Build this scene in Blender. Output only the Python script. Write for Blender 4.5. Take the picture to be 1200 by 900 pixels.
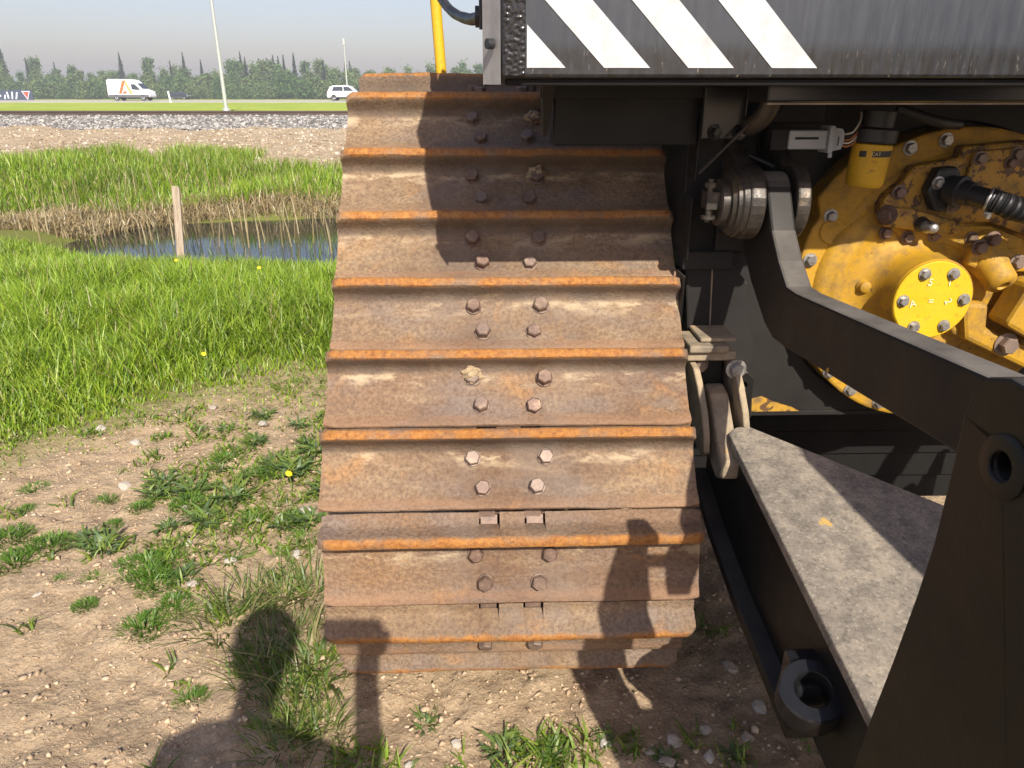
import bpy, bmesh, math, random
import numpy as np
from mathutils import Vector, Matrix, noise as mnoise
from mathutils.geometry import tessellate_polygon

for o in list(bpy.data.objects):
    bpy.data.objects.remove(o)
scene = bpy.context.scene
COL = scene.collection
R = math.radians
rnd = random.Random(7)

# ------------------------------------------------------------------ camera
cam_d = bpy.data.cameras.new('camera')
cam_d.sensor_width = 36.0
cam_d.lens = 25.5
cam_d.clip_start = 0.02
cam_d.clip_end = 9000
cam = bpy.data.objects.new('camera', cam_d)
COL.objects.link(cam)
cam.location = (0, 0, 1.5)
cam.rotation_euler = (R(90 - 21.8), 0, 0)
scene.camera = cam

# ------------------------------------------------------------------ sky, sun, exposure
SUN_DIR = Vector((.2353, -.8018, .6882)).normalized()       # towards the sun
elev = math.asin(SUN_DIR.z)
azim = math.atan2(SUN_DIR.x, SUN_DIR.y)                      # clockwise from +Y
world = bpy.data.worlds.new('World')
scene.world = world
world.use_nodes = True
wn = world.node_tree
sky = wn.nodes.new('ShaderNodeTexSky')
sky.sky_type = 'NISHITA'
sky.sun_disc = False
sky.sun_elevation = elev
sky.sun_rotation = azim
sky.altitude = 600
sky.air_density = 1.25
sky.dust_density = 3.2
sky.ozone_density = 2.2
tint = wn.nodes.new('ShaderNodeMix')                          # smoke in the air greys the sky evenly
tint.data_type = 'RGBA'; tint.blend_type = 'MULTIPLY'; tint.inputs[0].default_value = 1.0
tint.inputs[7].default_value = (1.0, .885, .945, 1)
wn.links.new(sky.outputs[0], tint.inputs[6])
wn.links.new(tint.outputs[2], wn.nodes['Background'].inputs[0])
wn.nodes['Background'].inputs[1].default_value = 0.103
sun_d = bpy.data.lights.new('sun', 'SUN')
sun_d.energy = 4.8
sun_d.angle = R(0.55)
sun_d.color = (1.0, .93, .82)
sun = bpy.data.objects.new('sun', sun_d)
COL.objects.link(sun)
sun.rotation_euler = SUN_DIR.to_track_quat('Z', 'Y').to_euler()
sun.location = (3, -8, 12)
vs = scene.view_settings
vs.view_transform = 'Standard'
vs.look = 'None'
vs.gamma = 1
vs.exposure = 0.68
scene.render.resolution_x = 1024
scene.render.resolution_y = 768

# ------------------------------------------------------------------ helpers
def tag(o, label=None, cat=None, group=None, kind=None):
    if label: o['label'] = label
    if cat: o['category'] = cat
    if group: o['group'] = group
    if kind: o['kind'] = kind
    return o

def empty(name, loc=(0, 0, 0), rz=0.0):
    o = bpy.data.objects.new(name, None)
    o.empty_display_size = .2
    COL.objects.link(o)
    o.location = loc
    o.rotation_euler = (0, 0, rz)
    return o

def link_mesh(name, me, parent=None):
    o = bpy.data.objects.new(name, me)
    COL.objects.link(o)
    if parent: o.parent = parent
    return o

class MB:
    """collects shapes; build() links them as one mesh object"""
    def __init__(s):
        s.v = []; s.f = []
    def add(s, vs, fs):
        b = len(s.v)
        s.v += [tuple(q) for q in vs]
        s.f += [tuple(i + b for i in q) for q in fs]
        return s
    def box(s, x0, x1, y0, y1, z0, z1):
        return s.add([(x0,y0,z0),(x1,y0,z0),(x1,y1,z0),(x0,y1,z0),(x0,y0,z1),(x1,y0,z1),(x1,y1,z1),(x0,y1,z1)],
                     [(3,2,1,0),(4,5,6,7),(0,1,5,4),(1,2,6,5),(2,3,7,6),(3,0,4,7)])
    def prism(s, poly, axis, a, b, holes=()):
        """poly: 2d outline in the plane across axis ('x': (y,z), 'y': (x,z), 'z': (x,y))"""
        def p3(q, w):
            return {'x': (w, q[0], q[1]), 'y': (q[0], w, q[1]), 'z': (q[0], q[1], w)}[axis]
        loops = [list(poly)] + [list(h) for h in holes]
        flat = [q for l in loops for q in l]
        n = len(flat)
        vs = [p3(q, a) for q in flat] + [p3(q, b) for q in flat]
        fs = []
        if holes:
            tris = tessellate_polygon([[Vector((q[0], q[1], 0)) for q in l] for l in loops])
        else:
            tris = [tuple(range(n))]
        for t in tris:
            fs.append(tuple(t)); fs.append(tuple(i + n for i in reversed(t)))
        off = 0
        for l in loops:
            m = len(l)
            for i in range(m):
                j = (i + 1) % m
                fs.append((off + j, off + i, off + i + n, off + j + n))
            off += m
        return s.add(vs, fs)
    def cyl(s, p0, p1, r0, r1=None, n=20, cap=True):
        p0, p1 = Vector(p0), Vector(p1)
        r1 = r0 if r1 is None else r1
        q = (p1 - p0).to_track_quat('Z', 'Y')
        vs = []
        for p, r in ((p0, r0), (p1, r1)):
            for i in range(n):
                a = 2 * math.pi * i / n
                vs.append(p + q @ Vector((r * math.cos(a), r * math.sin(a), 0)))
        fs = [(i, (i + 1) % n, n + (i + 1) % n, n + i) for i in range(n)]
        if cap: fs += [tuple(range(n - 1, -1, -1)), tuple(range(n, 2 * n))]
        return s.add(vs, fs)
    def lathe(s, prof, c, axis, n=48, rot=None):
        """prof: list of (r, h) along axis from centre c"""
        q = Vector(axis).to_track_quat('Z', 'Y')
        c = Vector(c); vs = []; fs = []
        for r, h in prof:
            for i in range(n):
                a = 2 * math.pi * i / n
                vs.append(c + q @ Vector((r * math.cos(a), r * math.sin(a), h)))
        for k in range(len(prof) - 1):
            for i in range(n):
                j = (i + 1) % n
                fs.append((k*n+i, k*n+j, (k+1)*n+j, (k+1)*n+i))
        if prof[0][0] > 1e-6 and rot is None: fs.append(tuple(range(n - 1, -1, -1)))
        if prof[-1][0] > 1e-6 and rot is None: fs.append(tuple((len(prof)-1)*n + i for i in range(n)))
        if rot == 'ring':
            for i in range(n):
                j = (i + 1) % n; k = len(prof) - 1
                fs.append((k*n+i, k*n+j, j, i))
        return s.add(vs, fs)
    def tube(s, pts, r, n=10, rfun=None):
        pts = [Vector(p) for p in pts]
        vs = []; fs = []
        m = len(pts)
        up = Vector((.13, .21, .97))
        for k, p in enumerate(pts):
            d = (pts[min(k+1, m-1)] - pts[max(k-1, 0)]).normalized()
            a = d.cross(up).normalized(); b = d.cross(a).normalized()
            rr = rfun(k / (m - 1)) if rfun else r
            for i in range(n):
                t = 2 * math.pi * i / n
                vs.append(p + a * (rr * math.cos(t)) + b * (rr * math.sin(t)))
        for k in range(m - 1):
            for i in range(n):
                j = (i + 1) % n
                fs.append((k*n+i, k*n+j, (k+1)*n+j, (k+1)*n+i))
        fs.append(tuple(range(n))); fs.append(tuple((m-1)*n + i for i in range(n - 1, -1, -1)))
        return s.add(vs, fs)
    def mesh(s, name, mat, smooth=None):
        me = bpy.data.meshes.new(name)
        me.from_pydata(s.v, [], s.f)
        bm = bmesh.new(); bm.from_mesh(me)
        bmesh.ops.recalc_face_normals(bm, faces=bm.faces)
        bm.to_mesh(me); bm.free()
        if mat: me.materials.append(mat)
        if smooth:
            me.polygons.foreach_set('use_smooth', [True] * len(me.polygons))
            me.set_sharp_from_angle(angle=R(smooth))
        me.update()
        return me
    def build(s, name, mat, parent=None, smooth=None, bevel=0.0):
        o = link_mesh(name, s.mesh(name, mat, smooth), parent)
        if bevel:
            b = o.modifiers.new('bevel', 'BEVEL')
            b.width = bevel; b.segments = 2; b.limit_method = 'ANGLE'; b.angle_limit = R(35)
            b.harden_normals = False
        return o

def spline(pts, k=8):
    """Catmull-Rom through pts"""
    pts = [Vector(p) for p in pts]; out = []
    for i in range(len(pts) - 1):
        p0 = pts[max(i-1, 0)]; p1 = pts[i]; p2 = pts[i+1]; p3 = pts[min(i+2, len(pts)-1)]
        for j in range(k):
            t = j / k
            out.append(.5 * ((2*p1) + (-p0+p2)*t + (2*p0-5*p1+4*p2-p3)*t*t + (-p0+3*p1-3*p2+p3)*t**3))
    out.append(pts[-1])
    return out

def circ(cy, cz, r, n=28, a0=0, a1=360):
    full = abs(a1 - a0) >= 360
    m = n if full else n + 1
    return [(cy + r * math.cos(R(a0 + (a1-a0) * i / n)), cz + r * math.sin(R(a0 + (a1-a0) * i / n))) for i in range(m)]

# ------------------------------------------------------------------ materials
class NT:
    def __init__(s, name):
        s.m = bpy.data.materials.new(name); s.m.use_nodes = True
        s.t = s.m.node_tree; s.b = s.t.nodes['Principled BSDF']; s.out = s.t.nodes['Material Output']
        s.tc = s.t.nodes.new('ShaderNodeTexCoord'); s.vec = s.tc.outputs['Object']
    def n(s, k, **p):
        x = s.t.nodes.new(k)
        for a, b in p.items(): setattr(x, a, b)
        return x
    def l(s, a, b): s.t.links.new(a, b)
    def set(s, sock, v):
        if hasattr(v, 'links') or isinstance(v, bpy.types.NodeSocket): s.l(v, sock)
        else: sock.default_value = v if not (isinstance(v, tuple) and len(v) == 3 and sock.type == 'RGBA') else (*v, 1)
    def randoff(s, k=17.0):
        oi = s.n('ShaderNodeObjectInfo'); c = s.n('ShaderNodeCombineXYZ')
        m = s.math('MULTIPLY', oi.outputs['Random'], k)
        for i in range(3): s.l(m, c.inputs[i])
        v = s.n('ShaderNodeVectorMath', operation='ADD'); s.l(s.vec, v.inputs[0]); s.l(c.outputs[0], v.inputs[1])
        s.raw = s.vec; s.vec = v.outputs[0]; s.rand = oi.outputs['Random']
    def noise(s, scale, detail=4, rough=.55, stretch=None, vec=None, dist=0.0):
        x = s.n('ShaderNodeTexNoise'); x.inputs['Scale'].default_value = scale
        x.inputs['Detail'].default_value = detail; x.inputs['Roughness'].default_value = rough
        x.inputs['Distortion'].default_value = dist
        v = vec or s.vec
        if stretch:
            mp = s.n('ShaderNodeMapping'); mp.inputs['Scale'].default_value = stretch; s.l(v, mp.inputs[0]); v = mp.outputs[0]
        s.l(v, x.inputs['Vector'])
        return x.outputs['Fac']
    def vor(s, scale, feature='F1', vec=None, out='Distance'):
        x = s.n('ShaderNodeTexVoronoi', feature=feature); x.inputs['Scale'].default_value = scale
        s.l(vec or s.vec, x.inputs['Vector']); return x.outputs[out]
    def ramp(s, fac, stops):
        x = s.n('ShaderNodeValToRGB'); e = x.color_ramp.elements
        while len(e) < len(stops): e.new(.5)
        for q, (p, c) in zip(e, stops):
            q.position = p; q.color = (*c, 1) if isinstance(c, tuple) else (c, c, c, 1)
        s.l(fac, x.inputs[0]); return x.outputs[0]
    def mix(s, fac, a, b, mode='MIX'):
        x = s.n('ShaderNodeMix', data_type='RGBA', blend_type=mode)
        s.set(x.inputs[0], fac); s.set(x.inputs[6], a); s.set(x.inputs[7], b); return x.outputs[2]
    def math(s, op, a, b=0.0, clamp=False):
        x = s.n('ShaderNodeMath', operation=op); x.use_clamp = clamp
        s.set(x.inputs[0], a); s.set(x.inputs[1], b); return x.outputs[0]
    def sep(s, v):
        x = s.n('ShaderNodeSeparateXYZ'); s.l(v, x.inputs[0]); return x.outputs
    def mapr(s, v, a, b, c=0.0, d=1.0):
        x = s.n('ShaderNodeMapRange'); x.interpolation_type = 'SMOOTHSTEP'
        s.l(v, x.inputs[0])
        for i, q in enumerate((a, b, c, d)): x.inputs[i+1].default_value = q
        return x.outputs[0]
    def bump(s, h, strength=.3, dist=.01, prev=None):
        x = s.n('ShaderNodeBump'); x.inputs['Strength'].default_value = strength; x.inputs['Distance'].default_value = dist
        s.l(h, x.inputs['Height'])
        if prev is not None: s.l(prev, x.inputs['Normal'])
        return x.outputs[0]
    def fin(s, color=None, rough=None, metal=None, normal=None, spec=None):
        if color is not None: s.set(s.b.inputs['Base Color'], color)
        if rough is not None: s.set(s.b.inputs['Roughness'], rough)
        if metal is not None: s.set(s.b.inputs['Metallic'], metal)
        if normal is not None: s.l(normal, s.b.inputs['Normal'])
        if spec is not None: s.b.inputs['Specular IOR Level'].default_value = spec
        return s.m

def plain(name, col, rough=.6, metal=0.0, spec=.5):
    t = NT(name); f = t.noise(25, 4)
    c = t.mix(t.ramp(f, [(.3, 0.0), (.7, 1.0)]), tuple(k * .8 for k in col), tuple(min(1, k * 1.12) for k in col))
    return t.fin(c, rough, metal, None, spec)

def m_rust():
    t = NT('rusty_shoe_steel'); t.randoff(23)
    x, y, z = t.sep(t.raw)
    big = t.noise(2.6, 5, .6); streak = t.noise(5, 6, .68, (1.0, 4.0, 1.0)); fine = t.noise(110, 5, .75); mid = t.noise(15, 6, .68); grain = t.noise(320, 3, .6)
    c = t.ramp(big, [(.28, (.150, .095, .056)), (.43, (.235, .158, .092)), (.58, (.295, .205, .118)), (.74, (.325, .190, .078))])
    c = t.mix(t.math('MULTIPLY', t.rand, .38), c, (.19, .095, .060))                                             # some shoes redder
    c = t.mix(t.math('MULTIPLY', t.ramp(streak, [(.52, 0.0), (.70, 1.0)]), .55), c, (.42, .31, .19))           # dried tan mud
    c = t.mix(t.math('MULTIPLY', t.ramp(t.noise(3.6, 6, .62, (1, 2.2, 1)), [(.48, 0.0), (.64, 1.0)]), .55), c, (.205, .175, .158))  # worn grey steel
    c = t.mix(t.math('MULTIPLY', t.ramp(t.noise(6.5, 5, .6, dist=.8), [(.58, 0.0), (.68, 1.0)]), .5), c, (.42, .215, .075))         # fresh orange rust blooms
    c = t.mix(t.math('MULTIPLY', t.ramp(mid, [(.55, 0.0), (.70, 1.0)]), .45), c, (.12, .068, .046))
    c = t.mix(t.ramp(fine, [(.38, .62), (.58, 0.0)]), c, (.085, .047, .031))
    c = t.mix(t.ramp(grain, [(.60, 0.0), (.72, .30)]), c, (.46, .31, .19))
    dirt = t.math('MULTIPLY', t.mapr(y, .020, .036), t.mapr(y, .090, .040))                                      # soil lodged under the grouser
    c = t.mix(t.math('MULTIPLY', dirt, t.ramp(t.noise(7, 7, .72, (1, 2.6, 1)), [(.50, 0.0), (.60, .8)])), c, (.50, .39, .25))
    oil_shade = t.math('MULTIPLY', t.mapr(y, .010, .014), t.mapr(y, .040, .022))                                       # shade of the steep flank painted into the corner, with some oily soil
    c = t.mix(t.math('MULTIPLY', oil_shade, t.ramp(t.noise(11, 5, .7), [(.3, .45), (.6, .85)])), c, (.085, .060, .042))
    grease = t.math('MULTIPLY', t.mapr(x, .30, .1), t.mapr(x, -.30, -.1))
    c = t.mix(t.math('MULTIPLY', grease, t.ramp(t.noise(9, 5, .6), [(.42, 0.0), (.62, .40)])), c, (.185, .150, .125))
    tip = t.mapr(t.math('ADD', z, t.math('MULTIPLY', t.math('SUBTRACT', mid, .5), .040)), .046, .060)
    tipc = t.ramp(t.noise(75, 5, .75), [(.34, (.20, .075, .022)), (.47, (.34, .135, .028)), (.64, (.44, .205, .045))])
    c = t.mix(t.math('MULTIPLY', tip, .92), c, tipc)
    lip = t.math('MULTIPLY', t.mapr(y, .135, .155), t.ramp(streak, [(.35, .1), (.6, .55)]))
    c = t.mix(lip, c, (.30, .165, .09))
    rough = t.ramp(mid, [(.3, .50), (.7, .78)])
    b = t.bump(fine, .9, .005); b = t.bump(mid, .5, .012, b)
    return t.fin(c, rough, t.math('MULTIPLY', t.ramp(big, [(.3, .25), (.6, .0)]), .8), b, .4)

def m_boltrust():
    t = NT('rusty_bolt_steel'); t.randoff(11)
    f = t.noise(45, 5, .65)
    c = t.ramp(f, [(.3, (.085, .05, .04)), (.55, (.17, .105, .075)), (.75, (.30, .21, .14))])
    c = t.mix(t.math('MULTIPLY', t.rand, .5), c, (.27, .22, .18))
    return t.fin(c, .55, .35, t.bump(t.noise(160, 4), .4, .002))

def dust_layer(t, c, dustc=(.30, .26, .21), amount=.8, lo=.45, scale=6.0):
    g = t.n('ShaderNodeNewGeometry'); nz = t.sep(g.outputs['Normal'])[2]
    up = t.mapr(nz, lo, .92)
    pat = t.ramp(t.noise(scale, 7, .68), [(.25, .25), (.62, 1.0)])
    return t.mix(t.math('MULTIPLY', t.math('MULTIPLY', up, pat), amount), c, dustc), up

def m_black(name, base=.018, dust=.75, chips=True, rough=.42, dustc=(.24, .215, .185)):
    t = NT(name)
    f = t.noise(7, 6, .6); fine = t.noise(70, 5, .7)
    c = t.mix(f, (base * .75, base * .70, base * .65), (base * 1.7, base * 1.5, base * 1.35))
    c, up = dust_layer(t, c, dustc, dust)
    c = t.mix(t.ramp(t.noise(26, 6, .7), [(.60, 0.0), (.74, .12)]), c, (.10, .075, .05))            # light soil film
    if chips:
        ch = t.ramp(t.noise(9, 3, .5, vec=None, dist=.6), [(.735, 0.0), (.75, 1.0)])
        c = t.mix(ch, c, (.42, .24, .03))
    r = t.math('ADD', t.math('MULTIPLY', up, .25), t.ramp(f, [(.3, rough), (.7, rough + .2)]))
    b = t.bump(fine, .18, .003)
    return t.fin(c, r, 0.0, b, .3)

def m_tank():
    t = NT('tank_black_enamel')
    x, y, z = t.sep(t.vec)
    st = t.noise(20, 5, .7, (4, 4, .35))
    c = t.mix(t.noise(4, 4), (.022, .026, .033), (.034, .040, .049))
    c = t.mix(t.ramp(st, [(.58, 0.0), (.76, .14)]), c, (.12, .125, .13))
    grime = t.math('MULTIPLY', t.mapr(z, 1.595, 1.560), t.ramp(t.noise(60, 6, .75, (1, 1, .22)), [(.38, .45), (.58, 1.0)]))
    c = t.mix(grime, c, (.010, .008, .006))
    c = t.mix(t.math('MULTIPLY', t.mapr(z, 1.60, 1.54), t.ramp(t.noise(150, 3, .6, (1, 1, .3)), [(.62, 0.0), (.70, .5)])), c, (.25, .22, .17))
    return t.fin(c, t.ramp(st, [(.3, .30), (.7, .55)]), 0.0, t.bump(t.noise(40, 4), .08, .003), .5)

def m_yellow(name, base=(.60, .33, .025), grime=.8, chips=.5, rough=.5):
    t = NT(name)
    f = t.noise(6, 6, .62); mid = t.noise(24, 6, .68); fine = t.noise(75, 5, .7)
    c = t.mix(t.ramp(f, [(.3, 0.0), (.7, 1.0)]), tuple(k * .82 for k in base), base)
    c = t.mix(t.math('MULTIPLY', t.ramp(mid, [(.46, 0.0), (.66, 1.0)]), grime), c, (.16, .10, .045))
    if chips:
        c = t.mix(t.ramp(t.noise(34, 5, .62, dist=.4), [(.70 - .2 * chips, 0.0), (.74 - .2 * chips, .9)]), c, (.075, .04, .025))
    c = t.mix(t.ramp(fine, [(.30, .5), (.42, 0.0)]), c, (.12, .07, .03))
    return t.fin(c, t.ramp(mid, [(.3, rough), (.7, rough + .25)]), 0.0, t.bump(fine, .25, .003, t.bump(f, .15, .02)), .45)

def m_steel():
    t = NT('zinc_bolt_steel'); t.randoff(9)
    f = t.noise(60, 5, .7)
    c = t.ramp(f, [(.3, (.20, .18, .16)), (.55, (.42, .41, .39)), (.8, (.55, .54, .52))])
    return t.fin(c, .42, .75, t.bump(f, .15, .002))

def m_greasy():
    t = NT('greasy_pin_steel')
    f = t.noise(18, 6, .65); g = t.noise(55, 5, .7)
    c = t.ramp(f, [(.3, (.022, .020, .018)), (.55, (.06, .05, .04)), (.75, (.17, .125, .07))])
    return t.fin(c, t.ramp(g, [(.3, .25), (.7, .6)]), .35, t.bump(g, .35, .005))

def m_tanlink():
    t = NT('dusty_tan_steel')
    f = t.noise(14, 6, .65); g = t.noise(60, 5, .7)
    c = t.ramp(f, [(.25, (.09, .075, .06)), (.45, (.24, .195, .14)), (.62, (.36, .28, .18)), (.75, (.40, .22, .09))])
    return t.fin(c, .8, 0.0, t.bump(g, .5, .006), .3)

RUST = m_rust(); BOLTR = m_boltrust()
BLACK = m_black('black_paint_dusty', .006, .6, True, .45); BLACK_CLEAN = m_black('black_paint', .004, .18, False, .38)
def m_plate():
    t = NT('dusty_black_plate')
    f = t.noise(5, 7, .7); sp = t.noise(130, 4, .7); md = t.noise(22, 7, .72); scr = t.noise(30, 4, .7, (6, .5, 1), dist=.3)
    c = t.ramp(f, [(.28, (.15, .128, .105)), (.5, (.25, .213, .168)), (.72, (.33, .275, .21))])
    c = t.mix(t.ramp(md, [(.42, .55), (.60, 0.0)]), c, (.075, .068, .062))
    c = t.mix(t.ramp(sp, [(.56, 0.0), (.68, .6)]), c, (.40, .36, .29))
    c = t.mix(t.ramp(sp, [(.34, .6), (.44, 0.0)]), c, (.05, .045, .04))
    c = t.mix(t.ramp(scr, [(.66, 0.0), (.72, .5)]), c, (.38, .34, .29))
    c = t.mix(t.ramp(t.noise(8, 3, .5, dist=.6), [(.74, 0.0), (.75, 1.0)]), c, (.46, .30, .09))
    return t.fin(c, .82, 0.0, t.bump(sp, .35, .004, t.bump(md, .2, .006)), .3)
PLATE = m_plate()
PANEL = m_black('weathered_dark_panel', .014, .3, False, .5)
TANK = m_tank()
WHITE = plain('white_reflective_film', (.46, .47, .47), .45)
YEL = m_yellow('case_yellow_paint', (.48, .265, .016), .7, .2); YELCHIP = m_yellow('chipped_yellow_paint', (.48, .265, .03), .95, .85)
YELNEW = m_yellow('fresh_yellow_paint', (.66, .42, .010), .12, 0.0, .4)
YELPIPE = m_yellow('pipe_yellow_paint', (.72, .43, .015), .1, 0.0, .45)
FILTER = m_yellow('filter_yellow', (.66, .38, .012), .15, 0.0, .42)
STEEL = m_steel(); GREASY = m_greasy(); TANL = m_tanlink()
RUBBER = plain('black_rubber', (.018, .018, .019), .45)
GREYP = plain('grey_connector_plastic', (.33, .345, .36), .5)
CHALK = plain('chalk', (.78, .70, .42), .9)
GOLDINK = plain('label_gold', (.62, .50, .22), .5)
REDINK = plain('label_brown_print', (.25, .10, .02), .6)
BLACKINK = plain('label_black', (.02, .02, .022), .5)
COPPER = plain('wire_copper_orange', (.45, .17, .05), .5); WIREW = plain('wire_pale', (.6, .58, .5), .5)
MUD = plain('dried_mud', (.36, .27, .16), .95)

# ================================================================== terrain
PROF = [(-60, -.02), (5.2, -.02), (6.2, -.08), (7.2, -.20), (8.2, -.31), (12, -.31), (15, -.20), (17.5, -.09), (19, 0.0), (25, .10), (30.5, .25),
        (36, .40), (45, .50), (82, .60), (84, .66), (100, .72), (104, .68), (150, .42), (175, .30), (420, .3), (7000, .3)]
PX = np.array([p[0] for p in PROF]); PZ = np.array([p[1] for p in PROF])

def vnoise(x, y, s, seed=0):
    """smooth value noise on arrays"""
    x = np.asarray(x, float) * s + 31.7 * seed; y = np.asarray(y, float) * s + 17.3 * seed
    xi = np.floor(x).astype(np.int64); yi = np.floor(y).astype(np.int64)
    fx = x - xi; fy = y - yi
    fx = fx * fx * (3 - 2 * fx); fy = fy * fy * (3 - 2 * fy)
    def h(a, b):
        v = np.sin(a * 127.1 + b * 311.7 + seed * 74.7) * 43758.5453
        return v - np.floor(v)
    return (h(xi, yi) * (1-fx) + h(xi+1, yi) * fx) * (1-fy) + (h(xi, yi+1) * (1-fx) + h(xi+1, yi+1) * fx) * fy

def sstep(a, b, v):
    t = np.clip((v - a) / (b - a), 0, 1); return t * t * (3 - 2 * t)

def height(x, y):
    x = np.asarray(x, float); y = np.asarray(y, float)
    z = np.interp(y, PX, PZ)
    e = 1 - ((x + 2.7) / 3.9) ** 2 - ((y - 10.15) / 2.45) ** 2 + .25 * (vnoise(x, y, .9, 3) - .5)
    z = z - .36 * np.clip(e, 0, 1) ** .7 * (np.abs(y - 10) < 3)
    z = z + .22 * np.exp(-((x + 9.5) / 2.2) ** 2 - ((y - 14.5) / 3.0) ** 2)
    far = sstep(4, 14, y) * (1 - sstep(60, 82, y) * .8)
    z = z + far * .14 * (vnoise(x, y, .45, 1) - .5) + far * .10 * (vnoise(x, y, 1.3, 6) - .5)
    near = 1 - sstep(5, 9, y)
    z = z + near * (.030 * (vnoise(x, y, 2.2, 2) - .5) + .016 * (vnoise(x, y, 8, 4) - .5)
                    + .014 * (vnoise(x, y, 24, 5) - .5) + .012 * np.maximum(0, vnoise(x, y, 48, 8) - .45) * 2)
    return z

EDX = np.array([-9, -3.2, -2.2, -1.82, -1.54, -1.12, -.4, 3]); EDY = np.array([1.2, 1.9, 2.6, 3.25, 3.55, 3.6, 3.9, 4.6])
def grass_amount(x, y):
    """0 on the bare soil by the track, 1 in the meadow"""
    e = np.interp(x, EDX, EDY) + .55 * (vnoise(x, y, 1.6, 9) - .5) + .3 * (vnoise(x, y, 5, 10) - .5)
    return sstep(-.35, .95, y - e)

def far_sand(x, y):
    return sstep(15.8, 17.2, y + 1.6 * (vnoise(x, y, .35, 12) - .5) + 1.0 * (vnoise(x, y, 1.2, 13) - .5))

def axis(segs):
    out = [segs[0][0]]
    for a, b, n in segs:
        out += list(np.linspace(a, b, n + 1)[1:])
    return np.array(out)
gx = axis([(-5000, -600, 12), (-600, -100, 24), (-100, -22, 60), (-22, -4, 120), (-4, -2.4, 40), (-2.4, 1.2, 200), (1.2, 5, 40), (5, 60, 40), (60, 600, 15), (600, 5000, 10)])
gy = axis([(-60, -2, 12), (-2, .6, 16), (.6, 4.4, 200), (4.4, 9, 80), (9, 22, 120), (22, 46, 60), (46, 110, 50), (110, 420, 30), (420, 6500, 16)])
GX, GY = np.meshgrid(gx, gy)
GZ = height(GX, GY)
nx, ny = len(gx), len(gy)
co = np.stack([GX.ravel(), GY.ravel(), GZ.ravel()], 1)
idx = np.arange(nx * ny).reshape(ny, nx)
quads = np.stack([idx[:-1, :-1].ravel(), idx[:-1, 1:].ravel(), idx[1:, 1:].ravel(), idx[1:, :-1].ravel()], 1)

def np_mesh(name, co, faces_list, mat, attr=None, smooth=True):
    """faces_list: list of int arrays (n,k)"""
    me = bpy.data.meshes.new(name)
    me.vertices.add(len(co)); me.vertices.foreach_set('co', np.asarray(co, np.float32).ravel())
    loops = np.concatenate([f.ravel() for f in faces_list]).astype(np.int32)
    sizes = np.concatenate([np.full(len(f), f.shape[1]) for f in faces_list])
    starts = np.concatenate([[0], np.cumsum(sizes)[:-1]]).astype(np.int32)
    me.loops.add(len(loops)); me.loops.foreach_set('vertex_index', loops)
    me.polygons.add(len(sizes)); me.polygons.foreach_set('loop_start', starts)
    me.update(calc_edges=True)
    if smooth: me.polygons.foreach_set('use_smooth', np.ones(len(sizes), bool))
    if attr is not None:
        a = me.color_attributes.new('col', 'FLOAT_COLOR', 'POINT')
        c4 = np.ones((len(co), 4), np.float32); c4[:, :attr.shape[1]] = attr
        a.data.foreach_set('color', c4.ravel())
    if mat: me.materials.append(mat)
    me.validate()
    return me

def m_ground():
    t = NT('ground_soil_and_turf')
    a = t.n('ShaderNodeVertexColor'); a.layer_name = 'col'
    sc = t.n('ShaderNodeSeparateColor'); t.l(a.outputs[0], sc.inputs[0])
    grass, sand, verge = sc.outputs[0], sc.outputs[1], sc.outputs[2]
    big = t.noise(1.3, 5, .6); mid = t.noise(9, 6, .65); fine = t.noise(70, 6, .7); peb = t.vor(42)
    soil = t.ramp(mid, [(.30, (.28, .20, .118)), (.48, (.42, .312, .193)), (.66, (.51, .39, .25))])
    soil = t.mix(t.ramp(big, [(.35, .35), (.65, 0.0)]), soil, (.32, .225, .145))
    soil = t.mix(t.ramp(fine, [(.36, .5), (.55, 0.0)]), soil, (.25, .175, .115))
    soil = t.mix(t.ramp(t.noise(140, 3, .5), [(.60, 0.0), (.68, .5)]), soil, (.60, .49, .36))
    under = t.mix(mid, (.10, .13, .022), (.19, .19, .05))
    c = t.mix(grass, soil, under)
    sandc = t.ramp(t.noise(1.9, 8, .75), [(.3, (.215, .155, .092)), (.5, (.37, .285, .18)), (.7, (.45, .36, .245))])
    sandc = t.mix(t.ramp(t.noise(5.5, 4, .6), [(.60, 0.0), (.66, .6)]), sandc, (.50, .45, .37))
    c = t.mix(sand, c, sandc)
    vc = t.ramp(t.noise(.35, 7, .75, (.5, 1, 1)), [(.3, (.22, .29, .03)), (.55, (.32, .39, .05)), (.75, (.40, .41, .10))])
    c = t.mix(verge, c, vc)
    b = t.bump(fine, .8, .014); b = t.bump(mid, .5, .03, b); b = t.bump(peb, .25, .01, b)
    return t.fin(c, .95, 0.0, b, .2)
attr = np.zeros((len(co), 3))
attr[:, 0] = np.where(co[:, 1] < 26, grass_amount(co[:, 0], co[:, 1]), 0)
attr[:, 1] = far_sand(co[:, 0], co[:, 1])
attr[:, 2] = sstep(38, 40, co[:, 1])
ground = link_mesh('ground', np_mesh('ground', co, [quads], m_ground(), attr))
tag(ground, kind='structure')

# pond
def m_water():
    t = NT('pond_water')
    b = t.bump(t.noise(5, 3, .5, (1, 2.2, 1)), .05, .02)
    t.fin((.022, .026, .020), .04, 0.0, b, .5)
    t.b.inputs['IOR'].default_value = 1.33
    return t.m
tag(MB().add([(-7.4, 7.6, -.43), (2.2, 7.6, -.43), (2.2, 12.6, -.43), (-7.4, 12.6, -.43)], [(0, 1, 2, 3)]).build('pond', m_water()), kind='structure')

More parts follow.
